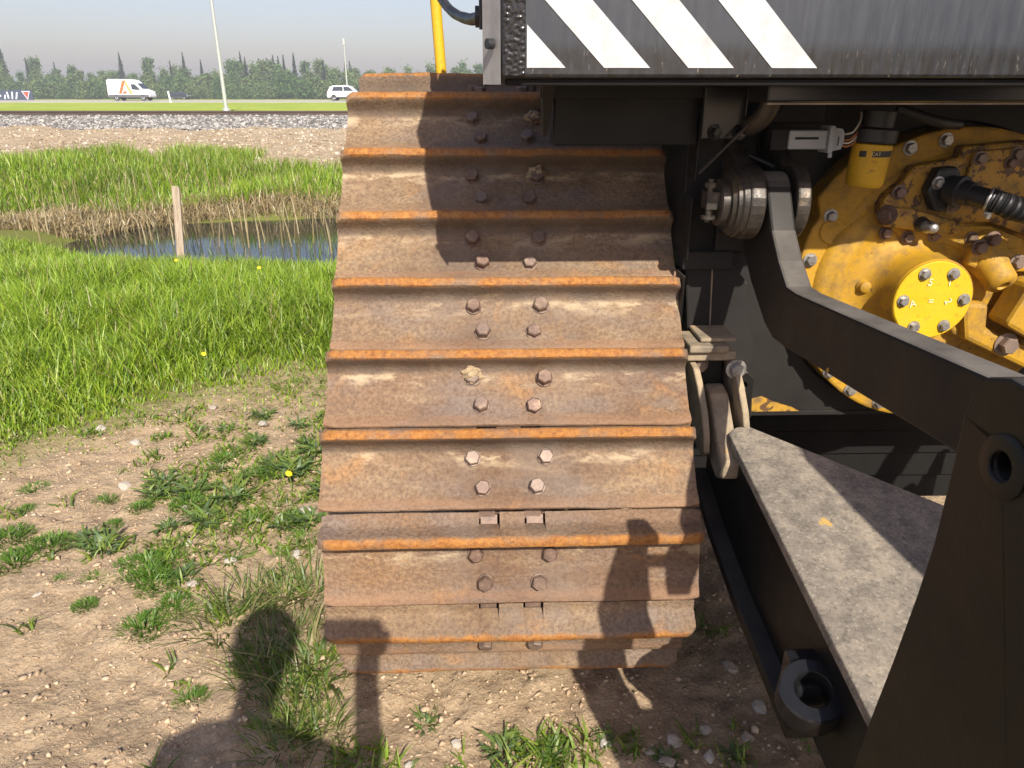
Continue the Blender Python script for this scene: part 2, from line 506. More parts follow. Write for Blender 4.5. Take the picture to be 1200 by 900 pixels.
# ballast, rails
def m_ballast():
    t = NT('crushed_rock_ballast')
    c = t.ramp(t.vor(7.0, 'F1', None, 'Color'), [(.15, (.12, .11, .105)), (.45, (.30, .285, .265)), (.8, (.50, .475, .44))])
    c = t.mix(t.ramp(t.noise(9, 5, .7), [(.4, .5), (.6, 0.0)]), c, (.13, .115, .10))
    return t.fin(c, .9, 0.0, t.bump(t.vor(7.0), .9, .09), .3)
r2 = np.random.RandomState(3)
bxs = np.linspace(-60, 40, 600); bys = np.array([29.8, 30.3, 30.8, 31.3, 31.8, 32.3, 32.8, 33.3, 33.8, 34.3, 35.0, 36, 37, 37.8, 39, 40.3])
bzs = np.interp(bys, [29.8, 34.3, 37.8, 40.3], [.20, .555, .555, .38])
BXg, BYg = np.meshgrid(bxs, bys); BZg = np.repeat(bzs[:, None], 600, 1) + (r2.rand(16, 600) - .5) * .075
BYg = BYg + (r2.rand(16, 600) - .5) * .12
bi = np.arange(16 * 600).reshape(16, 600)
bq = np.stack([bi[:-1, :-1].ravel(), bi[:-1, 1:].ravel(), bi[1:, 1:].ravel(), bi[1:, :-1].ravel()], 1)
tag(link_mesh('railway_ballast', np_mesh('railway_ballast', np.stack([BXg.ravel(), BYg.ravel(), BZg.ravel()], 1), [bq], m_ballast(), None, False)), kind='structure')
def m_rail():
    t = NT('rail_steel')
    return t.fin(t.mix(t.noise(2, 5), (.055, .038, .03), (.11, .075, .055)), .6, .3)
RAILM = m_rail()
railp = [(-.07, 0), (.07, 0), (.07, .012), (.014, .03), (.012, .12), (.036, .135), (.036, .175), (-.036, .175), (-.036, .135), (-.012, .12), (-.014, .03), (-.07, .012)]
for k, yy in enumerate((35.3, 36.74)):
    o = MB().prism([(yy + a, .585 + b) for a, b in railp], 'x', -60, 40).build('rail', RAILM)
    tag(o, ['brown steel rail laid on the ballast edge towards the pond', 'brown steel rail laid on the ballast edge towards the road'][k], 'rail', 'rails of the railway line')

# road
def m_road():
    t = NT('road_asphalt')
    c = t.ramp(t.noise(.8, 7, .7, (.15, 1, 1)), [(.3, (.32, .30, .265)), (.7, (.46, .43, .38))])
    return t.fin(c, .9)
roadp = [(83.5, .67), (87, .72), (99, .77), (102, .70), (102, .4), (83.5, .4)]
tag(MB().prism(roadp, 'x', -400, 300).build('road', m_road()), kind='structure')
LINE = plain('road_paint', (.7, .68, .6), .7)
o = MB().add([(-400, 88.2, .738), (300, 88.2, .738), (300, 88.4, .739), (-400, 88.4, .739)], [(0, 1, 2, 3)]).build('road_edge_line', LINE); o.parent = bpy.data.objects['road']

# ================================================================== bulldozer
YAW = R(1.7)
dozer = empty('bulldozer', (0, 1.42, 0), YAW)
tag(dozer, 'black and yellow crawler bulldozer seen from behind, with rusty track and raised ripper linkage', 'bulldozer')

# ---- track chain path (y, z) in machine space
IC = (.4322, .3682); RI = .3334; SC = (1.0772, 1.1718); RS = .2804; PH = .0879; TOFF = -.0718; PN = .065; PITCH = .203
_dy, _dz = IC[0] - SC[0], IC[1] - SC[1]; _D = math.hypot(_dy, _dz)
_b = math.acos((RS - RI) / _D); _a = math.atan2(_dz, _dy)
NA = [g for g in (_a + _b, _a - _b) if math.cos(g) < 0 and math.sin(g) > 0][0] % (2 * math.pi)
T1 = (SC[0] + RS * math.cos(NA), SC[1] + RS * math.sin(NA)); T2 = (IC[0] + RI * math.cos(NA), IC[1] + RI * math.sin(NA))
LS = math.hypot(T2[0] - T1[0], T2[1] - T1[1])
TOPA = R(78); A1 = RS * (NA - TOPA)             # arc length on the sprocket until the top run leaves
BOTA = R(270); A2 = RI * (BOTA - NA)
def path(s):
    if s < -A1:
        q = -A1 - s
        return (SC[0] + RS * math.cos(TOPA) + q * math.sin(TOPA), SC[1] + RS * math.sin(TOPA) - q * math.cos(TOPA))
    if s < 0:
        th = NA + s / RS; return (SC[0] + RS * math.cos(th), SC[1] + RS * math.sin(th))
    if s <= LS:
        f = s / LS; return (T1[0] + f * (T2[0] - T1[0]), T1[1] + f * (T2[1] - T1[1]))
    if s <= LS + A2:
        th = NA + (s - LS) / RI; return (IC[0] + RI * math.cos(th), IC[1] + RI * math.sin(th))
    return (IC[0] + (s - LS - A2), IC[1] - RI)
def nxt(s, sg):
    p = path(s); ds = PITCH * sg
    for _ in range(8):
        q = path(s + ds); ds *= PITCH / math.hypot(q[0] - p[0], q[1] - p[1])
    return s + ds
pins = {0: PH}
for i in range(1, 18): pins[i] = nxt(pins[i-1], 1)
for i in range(-1, -9, -1): pins[i] = nxt(pins[i+1], -1)

OUT = [(-.053, -.013), (-.046, -.009), (-.038, -.006), (-.032, -.002), (-.027, .004), (-.023, .014), (-.0195, .030), (-.017, .046), (-.015, .054),
       (-.011, .0595), (-.004, .0612), (.004, .0608), (.0095, .0575), (.012, .050), (.0125, .036), (.0135, .020), (.018, .009), (.027, .003), (.038, .0005), (.046, 0), (.07, 0), (.10, 0),
       (.132, .001), (.147, .005), (.158, .010), (.167, .0125), (.172, .0115), (.1745, .008)]
INN = [(.1735, .000), (.165, -.006), (.15, -.012), (.05, -.016), (-.02, -.018), (-.047, -.017)]
HW = .4575
def shoe_mesh(seed):
    rr = random.Random(seed)
    ph = [rr.uniform(0, 6.28) for _ in range(8)]
    mb = MB()
    def wob(x, k):
        return (math.sin(x * 9 + ph[k]) * .5 + math.sin(x * 23 + ph[k+1]) * .3 + math.sin(x * 61 + ph[k+2]) * .2)
    def section(x, notch):
        ends = max(0.0, abs(x) - (HW - .030)) / .030           # rounded shoe ends
        pts = []
        for (t, n) in OUT:
            if notch and t < -.021: continue
            tt, nn = t, n
            if n > .03 and t < .02: nn = n - (.0025 + .0025 * wob(x, 0)) * ((n - .03) / .03) - .016 * ends ** 2.2 * ((n - .03) / .03)
            if t > .14: tt = t + .0016 * wob(x, 2) - .006 * ends ** 2
            if t < -.03: tt = t + .0015 * wob(x, 4) + .006 * ends ** 2
            nn += .0011 * wob(x * .6, 5) if .03 < t < .14 else 0
            pts.append((tt, nn))
        for (t, n) in INN:
            if notch and t < -.021: t = -.021
            pts.append((t, n))
        return pts
    cuts = [(-HW, -.080, False), (-.080, -.030, True), (-.030, .030, False), (.030, .080, True), (.080, HW, False)]
    for x0, x1, notch in cuts:
        k = max(2, int((x1 - x0) / .016))
        xs = [x0 + (x1 - x0) * i / k for i in range(k + 1)]
        if abs(x0 + HW) < 1e-6: xs = [x0, x0 + .002, x0 + .006, x0 + .012, x0 + .02] + [q for q in xs if q > x0 + .024]
        if abs(x1 - HW) < 1e-6: xs = [q for q in xs if q < x1 - .024] + [x1 - .02, x1 - .012, x1 - .006, x1 - .002, x1]
        secs = [section(x, notch) for x in xs]; m = len(secs[0])
        vs = [(x, t, n) for x, s in zip(xs, secs) for t, n in s]
        fs = []
        for a in range(len(xs) - 1):
            for b in range(m):
                c = (b + 1) % m
                fs.append((a*m + b, a*m + c, (a+1)*m + c, (a+1)*m + b))
        fs.append(tuple(range(m))); fs.append(tuple((len(xs)-1)*m + i for i in range(m - 1, -1, -1)))
        mb.add(vs, fs)
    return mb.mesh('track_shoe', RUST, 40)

def hexbolt_mesh(name, mat, r, h, flange=1.25):
    mb = MB()
    mb.lathe([(r * flange, 0), (r * flange, h * .16), (r * 1.02, h * .2)], (0, 0, 0), (0, 0, 1), 20)
    n = 6; lv = [(r, h * .12), (r, h * .85), (r * .86, h)]
    vs = [(q * math.cos(2*math.pi*i/n), q * math.sin(2*math.pi*i/n), z) for q, z in lv for i in range(n)]
    fs = [(k*n+i, k*n+(i+1)%n, (k+1)*n+(i+1)%n, (k+1)*n+i) for k in range(2) for i in range(n)] + [tuple(2*n + i for i in range(n))]
    mb.add(vs, fs)
    return mb.mesh(name, mat)
BOLT_SHOE = hexbolt_mesh('bolt', BOLTR, .0195, .024, 1.1)
BOLT_ZINC = hexbolt_mesh('bolt', STEEL, .0125, .014, 1.35)
BOLT_OLD = hexbolt_mesh('bolt', BOLTR, .0125, .014, 1.35)
def link_part():
    mb = MB()
    for s in (-1, 1):
        x0, x1 = sorted((s * .036, s * .076))
        mb.prism([(-.105, -.03), (-.085, -.0195), (.10, -.0195), (.125, -.032), (.125, -.085), (.10, -.115), (-.06, -.115), (-.105, -.09)], 'x', x0, x1)
    return mb.mesh('track_link', BOLTR)
LINKM = link_part()
PINM = MB().cyl((-.10, 0, 0), (.10, 0, 0), .024, n=16).mesh('link_pin', BOLTR, 40)

def mud_mesh(seed):
    rr = random.Random(seed); bm = bmesh.new()
    bmesh.ops.create_icosphere(bm, subdivisions=3, radius=1)
    for v in bm.verts:
        p = v.co.normalized()
        k = 1 + .55 * mnoise.noise(p * 1.7 + Vector((seed, 0, 0))) + .3 * mnoise.noise(p * 5 + Vector((0, seed, 0)))
        v.co = Vector((p.x * .024 * k, p.y * .021 * k, max(-.2, p.z) * .020 * k))
    me = bpy.data.meshes.new('caked_mud'); bm.to_mesh(me); bm.free(); me.materials.append(MUD); return me

for i in sorted(pins):
    if i + 1 not in pins: continue
    p, q = path(pins[i]), path(pins[i+1])
    m = ((p[0] + q[0]) / 2, (p[1] + q[1]) / 2)
    T = Vector((0, (q[0] - p[0]) / PITCH, (q[1] - p[1]) / PITCH)); T.normalize()
    X = Vector((-1, 0, 0)); Nn = X.cross(T)
    org = Vector((0, m[0], m[1])) + T * TOFF + Nn * PN
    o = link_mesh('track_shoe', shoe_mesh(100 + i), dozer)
    jit = Matrix.Rotation(R(rnd.uniform(-.25, .25)), 4, 'Z')
    o.matrix_local = Matrix(((X.x, T.x, Nn.x, org.x + rnd.uniform(-.003, .003)), (X.y, T.y, Nn.y, org.y), (X.z, T.z, Nn.z, org.z), (0, 0, 0, 1))) @ jit
    for (bx_, bt, bh) in ((-.09, .047, 1), (.09, .047, 1), (-.066, .121, 1), (.066, .121, 1)):
        b = link_mesh('bolt', BOLT_SHOE, o)
        b.location = (bx_ + rnd.uniform(-.002, .002), bt + rnd.uniform(-.0015, .0015), .0005)
        b.rotation_euler = (R(rnd.uniform(-4, 4)), R(rnd.uniform(-4, 4)), rnd.uniform(0, 1.05))
        sc = rnd.uniform(.92, 1.05); b.scale = (sc, sc, sc * rnd.uniform(.8, 1.1))
    l = link_mesh('track_link', LINKM, o); l.location = (0, .066, 0)
    l = link_mesh('link_pin', PINM, o); l.location = (0, -.038, -.065)
    for (si, bx_, bt) in ((0, -.09, .045), (3, .09, .044), (-1, -.092, .05)):
        if si == i:
            c = link_mesh('caked_mud', mud_mesh(si + 5), o); c.location = (bx_, bt - .008, .006)

for o in [q for q in dozer.children if q.name.startswith('track_shoe')]:        # the other crawler
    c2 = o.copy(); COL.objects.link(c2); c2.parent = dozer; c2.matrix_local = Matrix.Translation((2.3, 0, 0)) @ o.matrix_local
    for k_ in o.children:
        if k_.name.startswith('caked'): continue
        d2 = k_.copy(); COL.objects.link(d2); d2.parent = c2
# ---- roller frame and wheels between the chain runs
BLACKW = BLACK
mb = MB(); mb.prism([(.75, .16), (.75, .52), (1.3, .60), (3.1, .60), (3.1, .16)], 'x', -.20, .20)
mb.build('roller_frame', BLACK, dozer, None, .01)
mb = MB(); mb.lathe([(.10, -.09), (.22, -.07), (.235, -.09), (RI - .055, -.09), (RI - .055, -.045), (RI - .03, -.03), (RI - .03, .03), (RI - .055, .045), (RI - .055, .09), (.235, .09), (.22, .07), (.10, .09)], (0, IC[0], IC[1]), (1, 0, 0), 48)
mb.build('idler_wheel', BLACK, dozer, 40)
mb = MB()
teeth = []
for k in range(22):
    a = 2 * math.pi * k / 22
    for da, rr_ in ((-.085, RS - .06), (-.04, RS - .02), (.04, RS - .02), (.085, RS - .06)):
        teeth.append((SC[0] + rr_ * math.cos(a + da), SC[1] + rr_ * math.sin(a + da)))
mb.prism(teeth, 'x', -.03, .03); mb.cyl((-.16, SC[0], SC[1]), (.3, SC[0], SC[1]), .17, n=32)
mb.build('drive_sprocket', BLACK, dozer)

DARKPLANK = m_black('brown_shade_plank', .0045, 0.0, False, .7)  # brown-black; on the guard planks the colour carries the shade under the machine
# ---- hull
mb = MB(); mb.box(.475, 1.825, .60, 2.9, .62, 1.5)
mb.box(.475, 1.825, .70, 2.9, 1.5, 2.2)
mb.build('hull', BLACK_CLEAN, dozer, None, .01)
mb = MB()
for k in range(6):
    mb2 = MB(); y0 = .62 + k * .38
    mb2.box(.60, 1.70, y0, y0 + .368, .585, .617); mb2.build('belly_plate', BLACK_CLEAN, dozer, None, .004)
for k in range(5):
    mb2 = MB(); z0 = .10 + k * .098; mb2.box(.62, 1.70, .90 - .012 * k, .93 - .012 * k, z0, z0 + .093); mb2.build('guard_plank', DARKPLANK, dozer, None, .004)
mb = MB(); mb.prism([(3.45, .05), (3.5, .03), (3.62, .3), (3.60, .7), (3.48, 1.12), (3.44, 1.12), (3.54, .7), (3.56, .3)], 'x', -.75, 3.05)
mb.build('dozer_blade', BLACK, dozer)
for xx in (-.32, 2.5):
    MB().box(xx - .07, xx + .07, 3.1, 3.47, .3, .5).build('push_arm', BLACK, dozer, None, .01)

# ---- rear tank with hazard stripes
mb = MB(); mb.prism([(-.019, 0), (-.049, .05), (-.049, .62), (2.35, .62), (2.35, .05), (2.32, 0)], 'z', 1.527, 2.06)
tank = mb.build('rear_tank', TANK, dozer, None, .006)
mb = MB(); mb.prism([(-.0205, .0), (-.0525, .053), (-.0525, .30), (-.0495, .30), (-.0495, .050), (-.0205, -.003)], 'z', 1.516, 2.06)
GREYW = plain('worn_grey_steel', (.34, .32, .31), .5, .2); mb.build('corner_plate', GREYW, tank, None, .001)
# rough welded pad beside the stripes
bm = bmesh.new()
nxp, nzp = 14, 200
vs = [[bm.verts.new((-.017 + .041 * a / nxp, -.003 - .0035 * (0 if a in (0, nxp) else 1) * max(0, mnoise.noise(Vector((a * .8, b * .55, 4))) * .9 + .35), 1.531 + .5 * b / nzp)) for b in range(nzp + 1)] for a in range(nxp + 1)]
for a in range(nxp):
    for b in range(nzp): bm.faces.new((vs[a][b], vs[a+1][b], vs[a+1][b+1], vs[a][b+1]))
bmesh.ops.recalc_face_normals(bm, faces=bm.faces)
me = bpy.data.meshes.new('weld_pad'); bm.to_mesh(me); bm.free()
for p_ in me.polygons: p_.use_smooth = True
GLOSSB = plain('glossy_black_paint', (.012, .012, .013), .22); me.materials.append(GLOSSB); link_mesh('weld_pad', me, tank)
ZB, ZT = 1.5435, 2.02
for k in range(-3, 14):
    x0 = .166 + .1525 * k; w = .083
    poly = [(x0, ZB), (x0 + w, ZB), (x0 + w - (ZT - ZB), ZT), (x0 - (ZT - ZB), ZT)]
    # clip to x >= .027 and x <= 2.28
    def clip(poly, val, keep):
        out = []
        for a in range(len(poly)):
            p_, q_ = poly[a], poly[(a+1) % len(poly)]
            ip, iq = keep(p_[0], val), keep(q_[0], val)
            if ip: out.append(p_)
            if ip != iq:
                f = (val - p_[0]) / (q_[0] - p_[0]); out.append((val, p_[1] + f * (q_[1] - p_[1])))
        return out
    poly = clip(poly, .0265, lambda a, b: a >= b)
    if len(poly) > 2: poly = clip(poly, .62, lambda a, b: a <= b)
    if len(poly) > 2 and x0 < .62: MB().prism(poly, 'y', -.0016, -.0002).build('white_stripe', WHITE, tank)
# bottom lip and channel below the tank
mb = MB(); mb.box(-.012, 2.3, .014, .06, 1.514, 1.5255); mb.build('bottom_lip', DARKPLANK, tank, None, .003)
mb = MB(); mb.prism([(.08, 1.486), (.095, 1.484), (.20, 1.484), (.20, 1.524), (.08, 1.524)], 'x', .50, 2.2); mb.build('support_channel', GLOSSB, dozer, None, .003)
mb = MB(); mb.box(.50, 2.2, .078, .082, 1.4805, 1.4835); mb.build('rusty_edge_strip', TANL, dozer)
mb = MB(); mb.box(.11, .455, .40, .52, 1.385, 1.520); mb.box(.075, .50, .36, .40, 1.49, 1.521); mb.build('fender_beam', BLACK_CLEAN, dozer, None, .004)
mb = MB(); mb.add([(.078, .34, 1.522), (.110, .34, 1.522), (.110, .42, 1.522), (.078, .42, 1.522), (.086, .40, 1.405), (.094, .40, 1.405), (.094, .42, 1.405), (.086, .42, 1.405)],
                  [(0, 1, 5, 4), (1, 2, 6, 5), (2, 3, 7, 6), (3, 0, 4, 7), (4, 5, 6, 7), (0, 3, 2, 1)]); mb.build('hanging_gusset', PANEL, dozer, None, .002)
# flange bracket with elbow
mb = MB(); mb.box(.447, .548, .335, .36, 1.402, 1.518); br = mb.build('flange_bracket', GLOSSB, dozer, None, .004)
for xx in (.478, .535):
    b = link_mesh('bolt', hexbolt_mesh('bolt', GLOSSB, .012, .014, 1.5), br); b.location = (xx, .335, 1.418); b.rotation_euler = (R(90), 0, .3)
mb = MB(); mb.tube(spline([(.556, .35, 1.43), (.560, .31, 1.436), (.570, .275, 1.460), (.577, .262, 1.495), (.578, .26, 1.53)], 8), .021, 16); mb.build('pipe_elbow', GREASY, dozer, 50)
mb = MB(); mb.tube([(.61, .30, 1.505), (.44, .30, 1.33)], .0035, 8); mb.build('stay_rod', GREASY, dozer)
mb = MB()
for k in range(4): mb.box(.455 + .003*k, .462 + .003*k, .42, .60, .70 + .2*k, .86 + .2*k)
mb.box(.462, .64, .50, .60, 1.10, 1.41)
mb.build('side_frame', BLACK_CLEAN, dozer, None, .004)

# ---- rear case and guard plate
CX, CZ = 1.187, 1.03
ring = circ(CX, CZ, .405, 64)
guard = [(.475, .612), (1.9, .612), (1.9, 1.50), (.475, 1.50)]
mb = MB(); mb.prism(guard, 'y', .555, .597, [ring]); mb.build('guard_plate', PANEL, dozer, None, .003)
mb = MB(); mb.box(.56, 1.82, .553, .600, .600, .6115); mb.build('guard_edge', PANEL, dozer)
mb = MB(); mb.prism([(.478, 1.10), (.575, 1.11), (.66, 1.02), (.70, .84), (.72, .615), (.535, .615)], 'y', .50, .553)
sp = mb.build('side_panel', PANEL, dozer, None, .006)
mb = MB(); mb.tube([(.555, .499, 1.085), (.575, .499, .74)], .0022, 6); mb.build('weld_seam', TANL, sp)
mb = MB(); mb.box(.467, .60, .47, .55, 1.065, 1.112); mb.build('step_block', PANEL, dozer, None, .004)
mb = MB(); mb.box(.55, .635, .475, .549, 1.114, 1.185); mb.build('step_block', PANEL, dozer, None, .004)
mb = MB(); mb.prism([(.69, .6135), (.70, .66), (.73, .655), (.76, .663), (.80, .645), (.86, .625), (.88, .6135)], 'y', .5515, .5545); mb.build('bare_yellow_patch', YELCHIP, dozer)

n_ = 72; outl = []
for i in range(n_):
    a = 2 * math.pi * i / n_; r_ = .40 + .006 * math.sin(3 * a)
    if R(128) < a < R(150): r_ = .435
    if R(150) <= a < R(160): r_ = .40
    outl.append((CX + r_ * math.cos(a), CZ + r_ * math.sin(a)))
mb = MB(); mb.prism(outl, 'y', .485, .63)
case = mb.build('gear_case', YEL, dozer, None, .008)
mb = MB(); mb.lathe([(.345, -.012), (.33, .006), (.31, .010), (.30, .002), (.29, -.01)], (CX, .485, CZ), (0, -1, 0), 72); mb.build('rim_step', YEL, case, 60)
# bell housing
BC = (1.085, 1.012)
mb = MB(); mb.lathe([(.262, -.03), (.252, .006), (.240, .016), (.230, .021), (.218, .022), (.210, .029), (.200, .032), (.188, .030), (.174, .027), (.150, .029), (.130, .037), (.117, .050), (.110, .066), (.1065, .09), (.1045, .134)], (BC[0], .485, BC[1]), (0, -1, 0), 72)
bell = mb.build('bell_housing', YEL, case, 55)
mb = MB(); mb.lathe([(.1005, 0), (.1005, .009), (.098, .0115)], (BC[0] - .004, .3505, BC[1]), (0, -1, 0), 72)
cover = mb.build('cover_plate', YELNEW, dozer, 40)
def bolt_at(parent, x, y, z, me=None, s=1.0, d=(0, -1, 0)):
    b = link_mesh('bolt', me or BOLT_ZINC, parent)
    q = Vector(d).to_track_quat('Z', 'Y') @ Matrix.Rotation(rnd.uniform(0, 1.05), 3, 'Z').to_quaternion()
    b.location = (x, y, z); b.rotation_mode = 'QUATERNION'; b.rotation_quaternion = q; b.scale = (s, s, s)
    return b
for a in (62, 118, 180, 2, -58, -118):
    bolt_at(cover, BC[0] - .004 + .078 * math.cos(R(a)), .338, BC[1] + .078 * math.sin(R(a)), None, .92)
def text(parent, s, size, loc, rx, mat, rz=0, name='lettering', depth=.0006):
    cu = bpy.data.curves.new('t', 'FONT'); cu.body = s; cu.size = size; cu.extrude = depth; cu.align_x = 'CENTER'; cu.align_y = 'CENTER'
    ob = bpy.data.objects.new('t', cu); COL.objects.link(ob)
    me = bpy.data.meshes.new_from_object(ob.evaluated_get(bpy.context.evaluated_depsgraph_get()))
    bpy.data.objects.remove(ob); me.materials.clear(); me.materials.append(mat)
    o = link_mesh(name, me, parent); o.location = loc; o.rotation_euler = (R(rx), R(rz), 0)
    return o
for s_, dx, dz, rz in (('5', -.022, .047, 10), ('1', .028, .047, 0), ('A', -.056, -.008, -15), ('=', -.010, -.002, 0), ('2', .034, -.002, 60)):
    text(cover, s_, .026, (BC[0] + dx, .3372, BC[1] + dz), 90, CHALK, rz, 'chalk_mark')
for (x, z) in ((.784, 1.091), (.823, 1.216), (1.025, 1.375), (1.115, 1.391), (1.281, 1.364), (.901, .748), (.983, .70), (1.077, .661), (.80, .92), (.845, .83), (1.40, 1.31), (1.51, 1.20)):
    dx, dz = x - CX, z - CZ; rr_ = math.hypot(dx, dz); f = min(1, .378 / rr_)
    bolt_at(case, CX + dx * f, .4845, CZ + dz * f, None, 1.1)
mb = MB(); mb.lathe([(.034, -.004), (.034, .003), (.031, .005), (.027, .0035), (0.0001, .0035)], (.861, .485, 1.163), (0, -1, 0), 32); mb.build('core_plug', YEL, case, 40)
def stud(x, y, z, r=.016, h=.018, mat=None, parent=None):
    mb = MB(); mb.lathe([(r * 1.25, 0), (r, h * .3), (r * .95, h * .8), (r * .6, h), (0.0001, h * 1.05)], (x, y, z), (0, -1, 0), 20); return mb.build('stud', mat or YEL, parent or case, 50)
stud(.955, .452, 1.022); stud(1.245, .455, .962, .02, .03); stud(1.226, .455, .905, .02, .03)
# upper cover with chipped paint
mb = MB(); mb.prism([(.952, 1.20), (.963, 1.256), (1.0, 1.291), (1.024, 1.332), (1.136, 1.352), (1.138, 1.379), (1.30, 1.392), (1.55, 1.33), (1.60, 1.10), (1.363, 1.155), (1.254, 1.19), (1.155, 1.19)], 'y', .44, .484)
upc = mb.build('upper_cover', YELCHIP, dozer, None, .008)
mb = MB(); mb.prism([(.958, 1.19), (1.155, 1.182), (1.262, 1.18), (1.36, 1.145), (1.35, 1.12), (1.25, 1.10), (1.18, 1.124), (1.096, 1.147), (1.051, 1.127), (1.015, 1.163)], 'y', .448, .486)
fl = mb.build('cover_flange', YEL, dozer, None, .007)
mb = MB(); mb.prism([(.958, 1.185), (.972, 1.235), (1.03, 1.23), (1.16, 1.195), (1.17, 1.17), (1.15, 1.163)], 'y', .415, .446); vb = mb.build('valve_body', YELCHIP, dozer, None, .01)
mb = MB(); mb.prism([(1.150, 1.27), (1.160, 1.368), (1.29, 1.378), (1.42, 1.345), (1.42, 1.235), (1.24, 1.228)], 'y', .425, .4395); cp = mb.build('chipped_plate', YELCHIP, dozer, None, .005)
for (x, z) in ((.985, 1.165), (1.045, 1.152), (1.115, 1.158), (1.215, 1.15)): bolt_at(fl, x, .448, z, BOLT_OLD, 1.05)
for (x, z) in ((.995, 1.268), (1.30, 1.215)): bolt_at(upc, x, .44, z, BOLT_OLD, 1.1)
for (x, z) in ((1.175, 1.352), (1.265, 1.362), (1.255, 1.34)): bolt_at(cp, x, .425, z, BOLT_OLD, 1.05)
stud(1.075, .415, 1.185, .014, .03, STEEL, vb); stud(1.055, .415, 1.192, .016, .022, GREASY, vb)
mb = MB(); mb.lathe([(.016, 0), (.016, .004), (.012, .005), (.012, .003), (0.0001, .003)], (1.115, .415, 1.18), (0, -1, 0), 24); mb.build('round_plug', YEL, vb, 40)
bolt_at(vb, .965, .418, 1.215, BOLT_OLD, 1.5, (-.8, -.6, 0))
# hose elbow + corrugated hose
mb = MB(); mb.prism([(1.045, 1.275), (1.065, 1.33), (1.11, 1.335), (1.15, 1.28), (1.14, 1.225), (1.075, 1.225)], 'y', .402, .4395); eb = mb.build('elbow_flange', RUBBER, dozer, None, .008)
bolt_at(eb, 1.068, .402, 1.295, None, .95); bolt_at(eb, 1.118, .402, 1.237, BOLT_OLD, .9)
mb = MB(); mb.lathe([(.034, 0), (.034, .02), (.038, .022), (.038, .034), (.030, .036), (.028, .06)], (1.10, .402, 1.28), (.5, -1, -.12), 28); mb.build('hose_fitting', RUBBER, eb, 40)
hp = spline([(1.125, .352, 1.273), (1.16, .30, 1.262), (1.21, .285, 1.245), (1.28, .29, 1.235), (1.36, .30, 1.24), (1.45, .34, 1.27), (1.55, .42, 1.34)], 26)
mb = MB(); mb.tube(hp, .024, 16, lambda u: .0265 + .0022 * math.sin(u * 420) if u > .12 else .024); mb.build('corrugated_hose', RUBBER, dozer, 60)
mb = MB(); mb.lathe([(.029, -.003), (.0305, 0), (.029, .003)], (1.148, .315, 1.266), (.75, -.65, -.2), 28, 'ring'); mb.lathe([(.0085, 0), (.0085, .012)], (1.14, .305, 1.234), (.3, -.9, -.3), 10); mb.build('hose_clamp', STEEL, dozer, 40)
# outlet boss at the right
mb = MB(); mb.lathe([(.062, -.04), (.055, .0), (.046, .02), (.040, .05), (.038, .085), (.030, .095), (.016, .097), (.014, .09)], (1.265, .45, 1.10), (.18, -.75, -.62), 32); ob_ = mb.build('outlet_boss', YEL, dozer, 45)
mb = MB(); mb.prism([(1.20, 1.085), (1.205, 1.13), (1.25, 1.15), (1.36, 1.10), (1.42, 1.10), (1.43, 1.065), (1.33, 1.065), (1.29, 1.05)], 'y', .418, .449); mb.build('outlet_flange', YEL, ob_, None, .008)
for (x, z) in ((1.222, 1.132), (1.252, 1.152), (1.332, 1.092), (1.39, 1.085)): bolt_at(ob_, x, .418, z, BOLT_OLD, 1.25)
mb = MB(); mb.prism([(1.305, .935), (1.345, 1.045), (1.40, 1.06), (1.60, 1.03), (1.60, .83), (1.45, .86)], 'y', .36, .449); blk = mb.build('side_block', YEL, dozer, None, .012)
mb = MB(); mb.prism([(1.20, .99), (1.275, .985), (1.285, .915), (1.45, .85), (1.60, .80), (1.60, .74), (1.42, .80), (1.23, .885)], 'y', .40, .4495); cr = mb.build('casting_rib', YEL, dozer, None, .012)
bolt_at(cr, 1.345, .40, .873, BOLT_OLD, 1.9)

# oil filter
mb = MB(); mb.lathe([(.036, 0), (.040, .004), (.0425, .012), (.0445, .09), (.0445, .096), (.042, .098)], (.857, .355, 1.293), (.06, 0, 1), 40)
fil = mb.build('oil_filter', FILTER, dozer, 40)
def on_can(a0, a1, z0, z1, mat, nm, r=.0452):
    mb = MB(); k = 14; vs = []; fs = []
    for i in range(k + 1):
        a = R(a0 + (a1 - a0) * i / k)
        for z in (z0, z1):
            rr_ = r - (.0965 - z) * .026
            vs.append((.857 + (.06 * z) + rr_ * math.cos(a), .355 + rr_ * math.sin(a), 1.293 + z))
    fs = [(2*i, 2*i+2, 2*i+3, 2*i+1) for i in range(k)]
    return mb.add(vs, fs).build(nm, mat, fil)
on_can(-112, -40, .070, .084, BLACKINK, 'label_band'); on_can(-150, -128, .070, .084, BLACKINK, 'label_band')
on_can(-110, -92, .040, .0415, REDINK, 'label_line'); on_can(-110, -93, .061, .0625, REDINK, 'label_line'); on_can(-110, -95, .057, .058, REDINK, 'label_line'); on_can(-66, -50, .038, .0388, REDINK, 'label_line')
def can_text(s_, size, a, z):
    a = R(a); rr_ = .0457 - (.0965 - z) * .026
    o = text(fil, s_, size, (.857 + .06*z + rr_ * math.cos(a), .355 + rr_ * math.sin(a), 1.293 + z), 90, GOLDINK, 0, 'lettering', .0001)
    o.rotation_euler = (R(90), 0, a + R(90)); return o
can_text('CAT', .0105, -101, .0768)
mb = MB(); mb.lathe([(.046, .1), (.049, .104), (.049, .13), (.036, .135), (.036, .17)], (.857, .355, 1.293), (.06, 0, 1), 24); mb.build('filter_head', RUBBER, dozer, 30)
